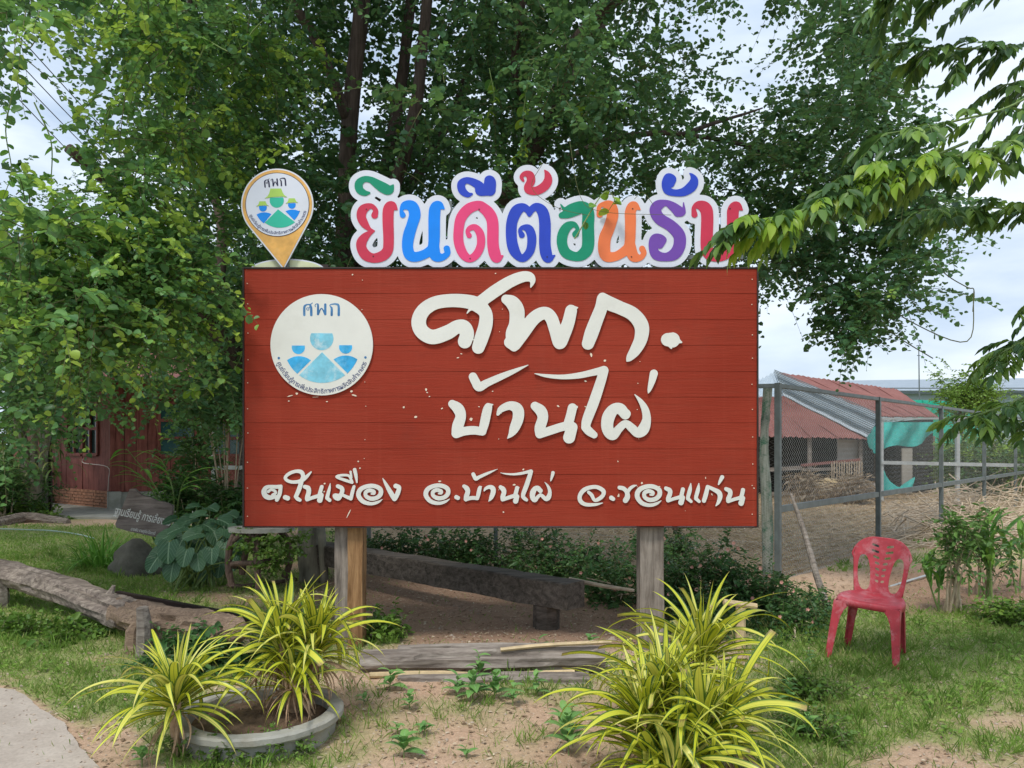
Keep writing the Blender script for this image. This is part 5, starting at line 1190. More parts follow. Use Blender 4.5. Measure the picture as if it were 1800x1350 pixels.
# squared timber bench behind
be = empty('timber_bench', G(945, 1115), 'long dark squared timber beam resting on stumps behind the board', 'bench')
a, b = Vector((-2.3, 8.6, .31)), P(1012, 1047, 6.02); mb = MB(); dd = (b-a).normalized(); sd_ = dd.cross(Vector((0, 0, 1))).normalized(); q = []
for i in range(31):
    p = a+(b-a)*i/30+Vector((0, 0, .003*math.sin(i*.9)))
    for s_, h_ in ((-1, -1), (-1, -.2), (-1, .9), (-.9, 1), (.9, 1), (1, .9), (1, -.2), (1, -1)):
        mb.v.append(p+sd_*s_*(.115+random.uniform(-.004, .004))+Vector((0, 0, h_*(.105+random.uniform(-.004, .004)))))
for i in range(30):
    for k in range(8): k2 = (k+1) % 8; mb.f.append([i*8+k, i*8+k2, (i+1)*8+k2, (i+1)*8+k])
mb.f.append(list(range(8))[::-1]); mb.f.append([240+k for k in range(8)]); mb.build('seat_beam', M['beam'], be)
for t, r in ((.92, .11), (.2, .10)):
    p = a+(b-a)*t; mb = MB(); mb.tube([(p.x, p.y, -.1), (p.x, p.y, p.z-.11)], [r*1.02, r], 8, jit=.06); mb.build('stump', M['beam'], be)
mb = MB(); mb.tube([P(1000,1018,6.6), P(1060,1030,6.5), P(1115,1038,6.4)], [.02,.018,.014], 6); tag(mb.build('dead_branch', M['stick']), 'thin brown branch poking out behind the near end of the beam', 'branch')

# ------------------------------------------------------------------ red plastic chair
ch = empty('plastic_chair', (2.53, 5.45, 0), 'worn red plastic chair without arms standing in the grass at the right', 'chair')
def chm(name, me, mat='plastic', smooth=True):
    o = link_local(name, me, ch, (0, 0, 0), (0, 0, 0)); me.materials.clear(); me.materials.append(M[mat]); return o
# chair space: x right, y back, z up
def U(u, v, x0=-.21, y0=0): return u, v
def back_fn(X, Y):     # X across, Y up, metres
    t = np.clip((Y-0)/.40, 0, 1); w = .165+.045*t
    r_ = .15; cx = np.abs(X)
    top = .40
    qx = cx-(w-r_); qy = Y-(top-r_); body = np.where(qy > 0, np.hypot(np.maximum(qx, 0), qy)-r_, cx-w); body = np.maximum(body, -Y-.01)
    slot = 1e9+0*X
    sx = .098+.030*t; hw = .056-.016*np.maximum(t-.3, 0); sl = ((np.abs((cx-sx-.012*(Y/.3))/(hw*.80))**2.6+np.abs((Y-.142)/.128)**2.6)**(1/2.6)-1)*hw*.8
    slot = np.minimum(slot, sl)
    for i in range(7):
        yy_ = .345-i*.043; xw = (.030, .034, .026, .017, .013, .011, .010)[i]; xc = (.052, .050, .040, .029, .024, .021, .020)[i]
        slot = np.minimum(slot, np.hypot(np.maximum(np.abs(cx-xc)-xw*.6, 0), np.maximum(np.abs(Y-yy_-(cx-xc)*.25)-.002, 0))-.007)
    return np.maximum(body, -slot)
lps = sdf_contours(back_fn, -.24, -.03, .24, .43, .004)
bk = curve_mesh(lps, .009, 'backrest')
bm = bmesh.new(); bm.from_mesh(bk)
for xx in np.arange(-.18, .181, .03): bmesh.ops.bisect_plane(bm, geom=bm.verts[:]+bm.edges[:]+bm.faces[:], plane_co=(xx, 0, 0), plane_no=(1, 0, 0))
bmesh.ops.triangulate(bm, faces=bm.faces[:]); bm.to_mesh(bk); bm.free()
def rim_pt(X, Y, Z=.0045): return (X, .205+Y*.20-((X/.21)**2)*.035+Z, .425+Y)
for v in bk.vertices:
    X, Y, Z = v.co; v.co = Vector((X, .205+Y*.20-((X/.21)**2)*.035+Z, .425+Y))
chm('backrest', bk)
mb = MB()        # rim tube round the back
rp = [(-(.165+.045*y/.4), y) for y in (0, .06, .12, .18, .24)]+[(-(.207-.15)-.15*math.cos(a), .25+.15*math.sin(a)) for a in np.linspace(.12, math.pi/2, 8)]; rp += [(-x, y) for x, y in rp[::-1][0:]]
smooth_tube(mb, [rim_pt(x, y) for x, y in rp], .0085, 8, 2)
chm('back_rim', mb.mesh('back_rim'))
# seat: shallow dished slab with rounded corners and an apron
mb = MB(); ns = 24; cols = []
def seat_pt(a, r):
    c_, s_ = math.cos(a), math.sin(a); m_ = (abs(c_)**5+abs(s_)**5)**(-1/5); x = c_*m_*.215*r; y = s_*m_*.21*r
    if y > 0: x *= 1-.16*(y/.21)
    return x, y
for r, z in ((.0, .408), (.4, .409), (.75, .416), (.93, .426), (1.0, .424), (1.03, .405), (1.03, .372)):
    for k in range(ns): x, y = seat_pt(2*math.pi*k/ns, max(r, .001)); zz = z-(.012*max(0, -y/.21)**2 if r < 1.01 else 0); mb.v.append(Vector((x, y-.01, zz)))
for i in range(6):
    for k in range(ns): k2 = (k+1) % ns; mb.f.append([i*ns+k, i*ns+k2, (i+1)*ns+k2, (i+1)*ns+k])
o = chm('seat', mb.mesh('seat', smooth=True)); sm_ = o.modifiers.new('solid', 'SOLIDIFY'); sm_.thickness = .005; sm_.offset = -1
hm = MB()
for x, y in ((-.11,-.06),(-.03,-.10),(.09,-.08)): hm.tube([(x,y,.406),(x,y,.4125)], .007, 8)
chm('drain_holes', hm.mesh('drain_holes'), 'dark')
# legs: folded L-shaped mouldings, wide at the top, splayed
for sx in (-1, 1):
    for sy in (-1, 1):
        mb = MB(); levels = []; top = Vector((sx*.222, sy*.215-.01 if sy < 0 else .195, .40)); x_t = top.x*(1 if sy < 0 else .86)
        for i, t in enumerate((0, .06, .14, .26, .45, .7, 1.0)):
            z = .40*(1-t)-.02*t; splay = .028*t; cx = x_t+sx*splay; cy = top.y+(sy*.035*t); w = .075*(1-t)**9+.022*(1-t)+.042; w2 = .06*(1-t)**9+.016*(1-t)+.032
            levels.append([(cx, cy, z), (cx-sx*w, cy, z), (cx-sx*w, cy-sy*.006, z), (cx-sx*.009, cy-sy*.009, z), (cx-sx*.007, cy-sy*w2, z), (cx, cy-sy*w2, z)])
        for l in levels: mb.v += [Vector(p) for p in l]
        for i in range(len(levels)-1):
            for k in range(6): k2 = (k+1) % 6; mb.f.append([i*6+k, i*6+k2, (i+1)*6+k2, (i+1)*6+k])
        mb.f.append([k for k in range(6)]); mb.f.append([(len(levels)-1)*6+k for k in range(6)])
        me = mb.mesh('leg'); bm = bmesh.new(); bm.from_mesh(me); bmesh.ops.recalc_face_normals(bm, faces=bm.faces); bmesh.ops.bevel(bm, geom=[e_ for e_ in bm.edges if abs(e_.verts[0].co.z-e_.verts[1].co.z) > .004 and e_.calc_face_angle(0) > 1.0], offset=.0025, segments=2, affect='EDGES'); bm.to_mesh(me); bm.free(); chm('leg', me)
for o in ch.children: o.data.polygons.foreach_set('use_smooth', [o.name.startswith(('seat', 'back_rim'))]*len(o.data.polygons))
ch.rotation_euler = (R(-1), R(3.5), R(-36)); ch.location.z = -.005
ch.scale = (.95, .95, .985)

# ------------------------------------------------------------------ chain-link fence
def chain_mesh(W, H, cell=.062, r=.0019):
    """zigzag wires woven over a W x H panel, x along, z up"""
    segs = []; nx2 = int(W/(cell/1)); nz2 = int(H/(cell/2))
    for i in range(nx2):
        q = []
        for j in range(nz2+1): q.append(((i+.5+(.5 if j % 2 else -.5)*1.04)*cell, .002*(1 if j % 2 else -1), j*cell/2))
        segs.append(q)
    return np.array(segs)
def fence_seg(parent, A, B, H, r=.0019, cell=.062, z0=.0):
    A = np.array(A, float); B = np.array(B, float); Lf = np.linalg.norm(B-A); u = (B-A)/Lf; nrm_ = np.array((-u[1], u[0]))
    s = chain_mesh(Lf, H, cell); pts = np.empty_like(s); pts[..., 0] = A[0]+u[0]*s[..., 0]+nrm_[0]*s[..., 1]; pts[..., 1] = A[1]+u[1]*s[..., 0]+nrm_[1]*s[..., 1]
    pts[..., 2] = z0+s[..., 2]+.01*np.sin(s[..., 0]*2.1)
    return tube_cloud('wire_mesh', pts, r, M['wire'], parent, 'stuff')
fe = empty('wire_fence', (2.84, 8.2, 0), 'grey chain-link fence with square steel posts running back to the right of the board', 'fence')
PO = [np.array((2.84, 8.2))+FDIR*3.32*i for i in range(7)]; HT = 2.15
def sqpost(parent, x, y, h, w, mat='galv', name='post', ang=0):
    return MB().box((x, y, (h-.2)/2), (w, w, h+.2), Matrix.Rotation(ang, 3, 'Z')).build(name, M[mat], parent, .004)
fa = math.atan2(FDIR[1], FDIR[0])
for i, p in enumerate(PO): sqpost(fe, p[0], p[1], HT-.002*(i > 0), .060 if i == 0 else .062, ang=fa)
for i in range(6):
    a, b = PO[i], PO[i+1]
    o_ = FDIR*.033
    MB().beam((a[0]+o_[0], a[1]+o_[1], HT-.03), (b[0]-o_[0], b[1]-o_[1], HT-.03), .045, .045).build('top_rail', M['galv'], fe, .003)
    MB().beam((a[0]+o_[0], a[1]+o_[1], .80), (b[0]-o_[0], b[1]-o_[1], .80), .045, .07).build('middle_rail', M['galv'], fe, .003)
    nrm_ = np.array((-FDIR[1], FDIR[0]))*.036
    fence_seg(fe, a+nrm_, b+nrm_, HT-.03, r=(.0034, .0023, .0014, .0010, .0008, .0007)[i])
# run going left behind the board
PL = [np.array((2.84, 8.2)), np.array((1.35, 8.75)), np.array((-.2, 9.4)), np.array((-1.9, 10.2))]
for p in PL[2:]: sqpost(fe, p[0], p[1], HT, .05)
for a, b in zip(PL[:-1], PL[1:]):
    u = (b-a)/np.linalg.norm(b-a)*.035
    if b[0] > 1: pass
    MB().beam((a[0]+u[0], a[1]+u[1], HT-.03), (b[0]-u[0], b[1]-u[1], HT-.03), .045, .045).build('top_rail', M['galv'], fe, .003)
    fence_seg(fe, a+np.array((-.01, .03)), b+np.array((-.01, .03)), HT-.03); 
fence_seg(fe, PL[0]+np.array((0, .06)), PL[1]+np.array((0, .06)), .45, r=.003, cell=.035, z0=0); fence_seg(fe, PL[1]+np.array((0, .06)), PL[2]+np.array((0, .06)), .45, r=.003, cell=.035)
# second fence farther back
f2 = empty('far_wire_fence', (9, 19.8, 0), 'pale galvanised wire fence crossing behind the grey posts in front of the scrub', 'fence')
for px in (1549, 1683, 1830): 
    p = P(px, 780, 19.8); sqpost(f2, p.x, p.y, 2.15, .09, 'galv2')
MB().beam(P(1549,736,19.75), P(1840,735,19.75), .05, .05).build('top_rail', M['galv2'], f2); MB().beam(P(1549,813,19.75), P(1840,819,19.75), .05, .09).build('middle_rail', M['galv2'], f2)
fence_seg(f2, (P(1549,0,19.8).x, 19.8), (P(1840,0,19.8).x, 19.8), 2.1, r=.0016, cell=.12)
# grey gate frame at the left of the board
f3 = empty('wire_gate', (-5.2, 13.5, 0), 'pale grey framed wire mesh gate just left of the red board', 'gate')
p0 = P(375, 780, 13.5); p1 = P(470, 780, 13.3)
sqpost(f3, p0.x, p0.y, 2.6, .055, 'galv2'); sqpost(f3, p1.x, p1.y, 2.6, .055, 'galv2')
MB().beam(P(377,822,13.5), P(469,822,13.3), .05, .07).build('middle_rail', M['galv2'], f3); fence_seg(f3, (p0.x, 13.5), (p1.x, 13.3), 2.5, r=.0022, cell=.07)
# mossy pole and leaning stick, loose pipe
mb = MB(); smooth_tube(mb, [P(1350,905,8.5)+Vector((0,0,-.9)), P(1348,890,8.5), P(1343,800,8.5), P(1345,740,8.5), P(1350,678,8.5)], [.055,.06,.05,.045,.05], 10, jit=.08)
tag(mb.build('mossy_pole', M['mossy']), 'pale pole stained with green moss standing at the right edge of the red board', 'pole')
mb = MB(); smooth_tube(mb, [P(1463,1095,6.75), P(1435,1010,6.95), P(1412,930,7.2), P(1390,868,7.4)], [.03,.028,.026,.014], 8, jit=.1); tag(mb.build('leaning_stick', M['wood_h']), 'weathered stick leaning against the fence left of the red chair', 'stick')
mb = MB(); smooth_tube(mb, [P(1556,1034,8.0), P(1600,1020,8.3), P(1650,1005,8.8)], .012, 6); tag(mb.build('thin_pipe', M['galv2']), 'thin pale pipe on the ground behind the red chair', 'pipe')
st = empty('bamboo_stake', P(1302,1120,5.5), 'short cut bamboo stake with a crossbar in the low bush', 'stake'); mb = MB(); mb.tube([P(1302,1160,5.6), P(1302,1068,5.6)], .036, 9); mb.build('upright', M['bamboo'], st); mb = MB(); mb.tube([P(1272,1058,5.6), P(1330,1066,5.6)], .022, 8); mb.build('crossbar', M['bamboo'], st)

# ------------------------------------------------------------------ barn with patched roofs
ba = empty('animal_shed', P(1450, 880, 21), 'low shed with patched rusty red and white corrugated roofs behind the wire fence', 'shed')
def sheet(name, a, b, c, d, mat, ribs, amp=.022, lab=None):
    """quad a-b (eave) c-d (ridge, c above b); ribs run from eave to ridge"""
    nU = ribs*4; nV = 6; mb = MB(); nrm_ = (b-a).cross(d-a).normalized()
    for j in range(nV+1):
        for i in range(nU+1):
            u = i/nU; v = j/nV; p = (a*(1-u)+b*u)*(1-v)+(d*(1-u)+c*u)*v
            mb.v.append(p+nrm_*(amp*math.sin(u*ribs*2*math.pi)+.012*math.sin(v*9+u*5)))
    for j in range(nV):
        for i in range(nU): k = j*(nU+1)+i; mb.f.append([k, k+1, k+nU+2, k+nU+1])
    o = mb.build(name, M[mat], ba); md = o.modifiers.new('s', 'SOLIDIFY'); md.thickness = .012
    if lab: o['label'] = lab
    return o
# rows of sheets so each can be told apart
def rows(name, a, b, c, d, mat, nrow, ribs, lab=None):
    for i in range(nrow):
        u0, u1 = i/nrow, (i+1)/nrow; L = lambda p, q, t: p*(1-t)+q*t
        sheet(name, L(a, b, u0), L(a, b, u1)+(b-a).normalized()*.03, L(d, c, u1)+(c-d).normalized()*.03, L(d, c, u0), mat, ribs, .02, lab)
A0, A1, A2, A3 = P(1328,767,20), P(1523,771,20), P(1376,697,22.5), P(1330,697,22.5)
rows('roof_sheet', A0, A1, A2, A3, 'roof', 4, 5)
B0, B1, B2, B3 = P(1523,770,20.03), P(1548,733,21.6), P(1360,654,24.6), P(1343,690,22.7)
def strips(a, b, c, d, n):
    for i in range(n):
        t0, t1 = i/n, (i+1)/n-.012; L = lambda p, q, t: p*(1-t)+q*t
        sheet('roof_sheet', L(a, d, t0), L(b, c, t0), L(b, c, t1), L(a, d, t1), 'roofw', 1, .0, 'white and blue ribbed roof sheet') if False else None
mbw = []
nrow = 2
for r_ in range(nrow):
    t0, t1 = r_/nrow*.36/.5, (1 if r_ else .36)
    t0 = 0 if r_ == 0 else .365
    L = lambda p, q, t: p*(1-t)+q*t
    sheet('roof_sheet', L(A1, A2, t0)+Vector((0,-.02,.03)), L(B1, B2, t0)+Vector((0,0,.03)), L(B1, B2, t1)+Vector((0,0,.03)), L(A1, A2, t1)+Vector((0,-.02,.03)), 'roofw', 11, .06, 'pale blue-white ribbed roof sheet')
rb = MB()
for k in range(13):
    u = (k+.5)/13; a_ = A1.lerp(B1, u)+Vector((0, -.05, .09)); b_ = A2.lerp(B2, u)+Vector((0, -.05, .09)); rb.beam(a_, b_, .035, .02)
rb.build('battens', M['galv'], ba)['kind'] = 'stuff'
sheet('roof_sheet', P(1330,697,22.55), P(1376,697,22.55), P(1360,655,24.6), P(1332,668,24.6), 'roofw', 4, .03)
C0, C1, C2, C3 = P(1549,732,21.7), P(1650,733,25.5), P(1590,688,28), P(1362,654,24.7)
rows('roof_sheet', C0, C1, P(1575,684,28), C3, 'roof', 5, 5)
sheet('roof_sheet', P(1360,664,24.9), P(1600,700,28.2), P(1580,687,29.5), P(1370,655,26.2), 'roof', 8, .02)
def wall(pts, mat, name='wall', th=.06):
    mb = MB(); p = [Vector(q) for q in pts]; k = [q+Vector((0, th, 0)) for q in p]; n = len(p); mb.v = p+k; mb.f = [list(range(n)), list(range(n, 2*n))[::-1]]+[[i, n+i, n+(i+1) % n, (i+1) % n] for i in range(n)]
    return mb.build(name, M[mat], ba)
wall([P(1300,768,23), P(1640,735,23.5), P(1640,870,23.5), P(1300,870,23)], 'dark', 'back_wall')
wall([P(1473,772,20.4), P(1508,773,20.4), P(1508,815,20.4), P(1473,815,20.4)], 'cement', 'wall_panel')
wall([P(1586,788,22.6), P(1604,788,22.6), P(1604,868,22.6), P(1586,868,22.6)], 'cement', 'wall_panel')
wall([P(1515,850,20.6), P(1540,850,20.6), P(1540,876,20.6), P(1515,876,20.6)], 'cement', 'wall_panel')
for px, d in ((1345,20.1),(1423,20.2),(1512,20.3),(1540,21.6),(1640,24.5)):
    a = P(px, 772, d); MB().beam((a.x, a.y, -.1), (a.x, a.y, a.z+.1), .09, .09).build('post', M['wood_h'], ba)
MB().beam(P(1345,826,20), P(1410,822,20), .05, .10).build('rail', M['wood_h'], ba); MB().beam(P(1408,818,20), P(1512,808,20), .05, .07).build('rail', M['roof'], ba)
MB().beam(P(1408,826,20.02), P(1470,824,20.02), .05, .08).build('rail', M['wood_h'], ba); MB().beam(P(1345,868,20), P(1512,866,20), .05, .09).build('rail', M['wood_h'], ba)
for i in range(13):
    px = 1462+i*4.4; MB().beam(P(px, 812-(i % 3), 19.95), P(px+random.uniform(-1, 1), 848, 19.95), .035, .02).build('slat', M['stick'], ba)
hay = empty('hay_heap', P(1455, 880, 19.2), 'heap of dry hay in front of the shed rails', 'hay')
cen = [(P(px, py, 19.2+random.uniform(-.3, .3))) for px, py in [(random.uniform(1400, 1520), random.uniform(838, 872)) for _ in range(60)]]
S = sprays([tuple(q) for q in cen], .2, 12, .35, 4, .22, droop=.5, tint_base=.5, leafw=.06); leaf_cloud('hay', S['c'], S['d'], S['n'], S['L'], S['L']*.09, S['t'], M['litter'], hay, 'stuff')
mb = MB(); b0 = P(1455, 862, 19.5); n = 12
for j in range(5):
    for k in range(n): a = 2*math.pi*k/n; rr_ = math.cos(j/4*1.5); mb.v.append(b0+Vector((math.cos(a)*.75*rr_, math.sin(a)*.35*rr_, -.3+.62*math.sin(j/4*1.5)))*1.0)
for j in range(4):
    for k in range(n): k2 = (k+1) % n; mb.f.append([j*n+k, j*n+k2, (j+1)*n+k2, (j+1)*n+k])
mb.build('heap', M['straw'], hay, smooth=True)
# turquoise nets
ne = empty('shade_net', P(1590, 760, 21.4), 'turquoise shade net hanging below the right roof of the shed', 'net')
def cloth(name, top, bot, par, mat, nU=20, nV=8, wav=.06):
    mb = MB(); ta = crom([tuple(p) for p in top], 8); bo_ = crom([tuple(p) for p in bot], 8)
    g = lambda A, u: Vector(A[min(len(A)-1, int(u*(len(A)-1)))])
    for j in range(nV+1):
        for i in range(nU+1): u = i/nU; p = g(ta, u).lerp(g(bo_, u), j/nV); mb.v.append(p+Vector((0, wav*math.sin(u*17+j*.6), 0)))
    for j in range(nV):
        for i in range(nU): k = j*(nU+1)+i; mb.f.append([k, k+1, k+nU+2, k+nU+1])
    return mb.build(name, M[mat], par, smooth=True)
cloth('net', [P(1545,742,21.2), P(1590,742,21.6), P(1642,742,22.2)], [P(1548,793,21.0), P(1572,783,21.3), P(1610,784,21.8), P(1640,760,22.2)], ne, 'net')
cloth('net', [P(1524,770,20.0), P(1535,752,20.6), P(1545,742,21.2)], [P(1530,788,20.2), P(1540,798,20.6), P(1552,792,21)], ne, 'net', 8, 4)
ne2 = tag(cloth('torn_net', [P(1544,815,20.8), P(1556,832,20.8), P(1578,856,20.8), P(1606,838,20.8)], [P(1550,862,20.6), P(1562,862,20.6), P(1580,864,20.6), P(1606,856,20.6)], None, 'net', 14, 5), 'torn turquoise net sagging near the ground beside the shed', 'net')
wall2 = empty('green_net_wall', P(1640, 720, 34), 'bright green netting in front of the pale factory', 'net'); cloth('net', [P(1606,703,34), P(1640,704,34), P(1730,712,34)], [P(1606,800,34), P(1650,800,34), P(1730,800,34)], wall2, 'teal', 20, 3, .1)
# brush pile beyond the fence
mb = MB()
for _ in range(700):
    px = random.uniform(1560, 1830); d = random.uniform(11, 17); h = random.uniform(0, .6)*(1 if px > 1640 else .45)*max(.15, (d-10.5)/6); c0 = Vector(((px-900)/1350*d, d, h)); L = random.uniform(.3, 1.1); v = Vector((random.gauss(0, 1), random.gauss(0, .6), random.gauss(0, .35))).normalized()*L
    e0 = c0-v/2; e1 = c0+v/2; e0.z = max(e0.z, .01); e1.z = max(e1.z, .02); mb.tube([e0, (e0+e1)/2+Vector((0, 0, random.uniform(-.04, .06))), e1], [random.uniform(.006, .014), .009, .003], 4, cap=False)
tag(mb.build('brush_pile', M['stick']), 'tangled pile of dry cut branches beyond the wire fence', 'brush pile', kind='stuff')
# far factory, mast, poles
fa_ = empty('factory', P(1600, 790, 95), 'long pale low factory with a grey roof on the horizon', 'building')
def quadbox(name, x0p, x1p, ytop, ybot, d, dep, mat, par):
    a = P(x0p, ytop, d); b = P(x1p, ybot, d); return MB().box(((a.x+b.x)/2, d+dep/2, (a.z+b.z)/2), (abs(b.x-a.x), dep, abs(a.z-b.z))).build(name, M[mat], par)
quadbox('wall', 1440, 1860, 688, 790, 95, 20, 'wallfar', fa_)
mb = MB(); a, b, c_, d_ = P(1435,689,94), P(1865,686,94), P(1850,664,104), P(1470,669,104); mb.v = [a, b, c_, d_]+[p+Vector((0, 0, -.3)) for p in (a, b, c_, d_)]; mb.f = [[0,1,2,3],[4,7,6,5],[0,4,5,1],[1,5,6,2],[2,6,7,3],[3,7,4,0]]; mb.build('roof', M['rooffar'], fa_)
quadbox('gutter', 1436, 1864, 681.5, 683, 93.6, .3, 'galv', fa_); quadbox('gutter', 1436, 1864, 686.5, 688, 93.4, .3, 'galv', fa_)
mz = empty('radio_mast', P(1615, 790, 80), 'thin radio mast rising above the shed roofs on the horizon', 'mast'); MB().tube([P(1617,790,80), P(1616,690,80), P(1615,607,80)], [.09,.07,.05], 5).build('pole', M['galv'], mz)
mb = MB(); mb.beam(P(1611,608,80), P(1619,607,80), .08, .08); mb.beam(P(1612,625,80), P(1618,625,80), .07, .07); mb.build('crossarm', M['galv'], mz)
# power lines at the top left
for i, (a, b) in enumerate((((-60,-40),(520,560)),((-60,10),(460,520)),((-60,75),(400,520)),((-60,40),(480,560)))):
    q = []; A = P(a[0], a[1], 10+i*.2); B = P(b[0], b[1], 26)
    for t in np.linspace(0, 1, 14): p = A.lerp(B, float(t)); p.z -= 1.0*4*t*(1-t)*.25; q.append(p)
    mb = MB(); mb.tube(q, .010, 4); tag(mb.build('power_line', M['cable']), ('topmost thin black power line in the sky gap at the upper left', 'second power line from the top in the upper left sky gap', 'lowest thin power line in the upper left sky gap', 'third power line from the top in the upper left sky gap')[i], 'cable', 'power lines at the upper left')

# ------------------------------------------------------------------ red house at the left
ho = empty('red_house', (-9.0, 17.2, 0), 'dark red plank-walled house with a low brick base at the far left behind the trees', 'house')
Cn = Vector((-8.95, 17.2, 0)); dl = Vector((-.80, .60, 0)); dr = Vector((.86, .51, 0)).normalized()
def wface(d, L, flip):
    n_ = Vector((d.y, -d.x, 0)); n_ = n_ if n_.y < 0 else -n_; return n_
nl, nr = wface(dl, 5, 0), wface(dr, 3, 0)
def wallboards(d, n_, L, w, z0, z1, mat, skip=()):
    k = int(L/w)
    for i in range(k):
        s = (i+.5)*w
        segs = [(z0, z1)]
        for a, b, c_, e_ in skip:
            if a < s < b: segs = [(z0, c_), (e_, z1)]
        for q0, q1 in segs:
            p = Cn+d*s+n_*random.uniform(0, .012); MB().beam(p+Vector((0, 0, (q0+q1)/2))-d*(w/2-.006), p+Vector((0, 0, (q0+q1)/2))+d*(w/2-.006), .025, q1-q0).build('wall_board', M[mat], ho)
wallboards(dl, nl, 5.6, .28, .42, 3.0, 'houser', [(.55, 2.2, 1.22, 2.5)])
wallboards(dr, nr, 3.6, .24, .42, 3.0, 'houser', [(.9, 3.1, 1.2, 2.5)])
mb = MB(); 
for d, L, n_ in ((dl, 5.6, nl), (dr, 3.6, nr)): mb.beam(Cn-n_*.10+Vector((0, 0, 1.5)), Cn+d*L-n_*.10+Vector((0, 0, 1.5)), .04, 3.0)
mb.build('inner_wall', M['housed'], ho)
mb = MB(); mb.beam(Cn-nl*.06+Vector((0, 0, .20)), Cn+dl*5.6-nl*.06+Vector((0, 0, .20)), .12, .44); mb.build('plinth', M['mortar'], ho)
bk = MB()
for r_ in range(6):
    for i in range(29):
        s = i*.195+(r_ % 2)*.097+.1; p = Cn+dl*s+nl*(.008+random.uniform(0, .012)); p.z = .055+r_*.070; bk.beam(p-dl*.089, p+dl*.089, .06, .058)
bk.build('bricks', M['brick'], ho)['kind'] = 'stuff'
MB().box(Cn+Vector((.05, -.02, .21)), (.26, .26, .44), Matrix.Rotation(.6, 3, 'Z')).build('corner_block', M['concrete'], ho, .01)
MB().beam(Cn-nr*.06+Vector((0, 0, .2)), Cn+dr*3.6-nr*.06+Vector((0, 0, .2)), .10, .42).build('plinth', M['concrete'], ho)
MB().box(Cn+Vector((0, -.01, 1.75)), (.10, .10, 2.6), Matrix.Rotation(.6, 3, 'Z')).build('corner_board', M['houser'], ho)
def window(d, n_, s0, s1, z0, z1, nx3, nz3, pm):
    w = empty('window', (0, 0, 0), None, None); w.parent = ho; w.matrix_parent_inverse = world_of(ho).inverted(); f = MB(); bw = .07
    b = Cn+n_*.03
    def bar(sa, za, sb, zb, wd): f.beam(b+d*sa+Vector((0, 0, za)), b+d*sb+Vector((0, 0, zb)), .05, wd) if abs(sa-sb) > .01 else f.box(b+d*sa+Vector((0, 0, (za+zb)/2)), (wd, wd*.8, abs(zb-za)), Matrix.Rotation(math.atan2(d.y, d.x), 3, 'Z'))
    for i in range(nx3+1): bar(s0+(s1-s0)*i/nx3, z0, s0+(s1-s0)*i/nx3, z1, bw if i in (0, nx3) else .055)
    for j in range(nz3+1): bar(s0+.03, z0+(z1-z0)*j/nz3, s1-.03, z0+(z1-z0)*j/nz3, bw)
    fo = f.build('frame', M['houser'], ho); 
    bpy.data.objects.remove(w)
    for i in range(nx3):
        for j in range(nz3):
            sa = s0+(s1-s0)*(i+.5)/nx3; za = z0+(z1-z0)*(j+.5)/nz3; p = Cn-n_*.01+d*sa+Vector((0, 0, za))
            pn = MB().beam(p-d*(s1-s0)/nx3*.46, p+d*(s1-s0)/nx3*.46, .01, (z1-z0)/nz3*.95).build('pane', M[pm], ho)
    fo.name = 'window_frame'
window(dl, nl, .62, 1.35, 1.25, 2.45, 2, 2, 'pane'); window(dl, nl, 1.42, 2.15, 1.25, 2.45, 2, 2, 'pane')
window(dr, nr, .95, 1.75, 1.22, 2.45, 1, 3, 'pane2'); window(dr, nr, 1.95, 3.0, 1.22, 2.45, 2, 3, 'pane2')
mb = MB(); L1 = Cn+dl*6.2+nl*.8; L2 = Cn+nl*.8+nr*.8; L3_ = Cn+dr*4.2+nr*.8; top = Cn+Vector((0.2, 3.2, 0)); mb.v = [L1+Vector((0,0,2.95)), L2+Vector((0,0,2.9)), L3_+Vector((0,0,2.95)), top+Vector((2.0,1,4.4)), top+Vector((-3,2,4.4))]; mb.f = [[0,1,3,4],[1,2,3]]
o = mb.build('roof', M['roof'], ho); o.modifiers.new('s', 'SOLIDIFY').thickness = .05
mb = MB(); smooth_tube(mb, [Cn+dl*1.3+nl*.05+Vector((0,0,1.15)), Cn+dl*1.25+nl*.05+Vector((0,0,1.05)), Cn+dl*.1+nl*.06+Vector((0,0,.98)), Cn+dl*.03+nl*.07+Vector((0,0,.7)), Cn+dl*.06+nl*.07+Vector((0,0,.45))], .008, 5); mb.build('cable', M['whitecable'], ho)
# gatepost and grey panel near the orchid tree
gp = empty('grey_gatepost', P(84, 905, 15.8), 'grey gatepost with a dark steel edge beside the orchid-hung tree', 'post'); p = P(80, 780, 15.8)
MB().box((p.x, p.y, .85), (.17, .12, 1.9)).build('post', M['concrete'], gp, .01); MB().box((p.x+.115, p.y-.02, .9), (.05, .06, 2.0)).build('steel_edge', M['frame'], gp)

# orchid tree at the far left
ot = empty('orchid_tree', P(55, 905, 15.5), 'small grey-stemmed tree hung with strap-leaved orchids at the far left', 'tree')
for pts, r in (([(52,908),(50,860),(44,800),(30,730),(20,640)],.14),([(66,908),(68,850),(80,790),(95,720)],.09),([(60,908),(62,850),(60,780),(70,690)],.10)):
    mb = MB(); smooth_tube(mb, [P(a, b, 15.5) for a, b in pts], list(np.linspace(r, r*.5, len(pts))), 8, jit=.05); mb.build('trunk', M['palebark'], ot, smooth=True)
cen = [tuple(P(random.gauss(45, 50), random.gauss(650, 40), 15.5+random.gauss(0, .5))) for _ in range(40)]
foliage('crown', M['crown'], ot, sprays(cen, .4, 14, .5, 9, .09, tint_base=.35))
strapm = [ribbon_mesh('strap_leaf', 1, .07, R(a), R(b), M['strap'], 8, .3) for a, b in ((50,130),(20,110),(70,150))]
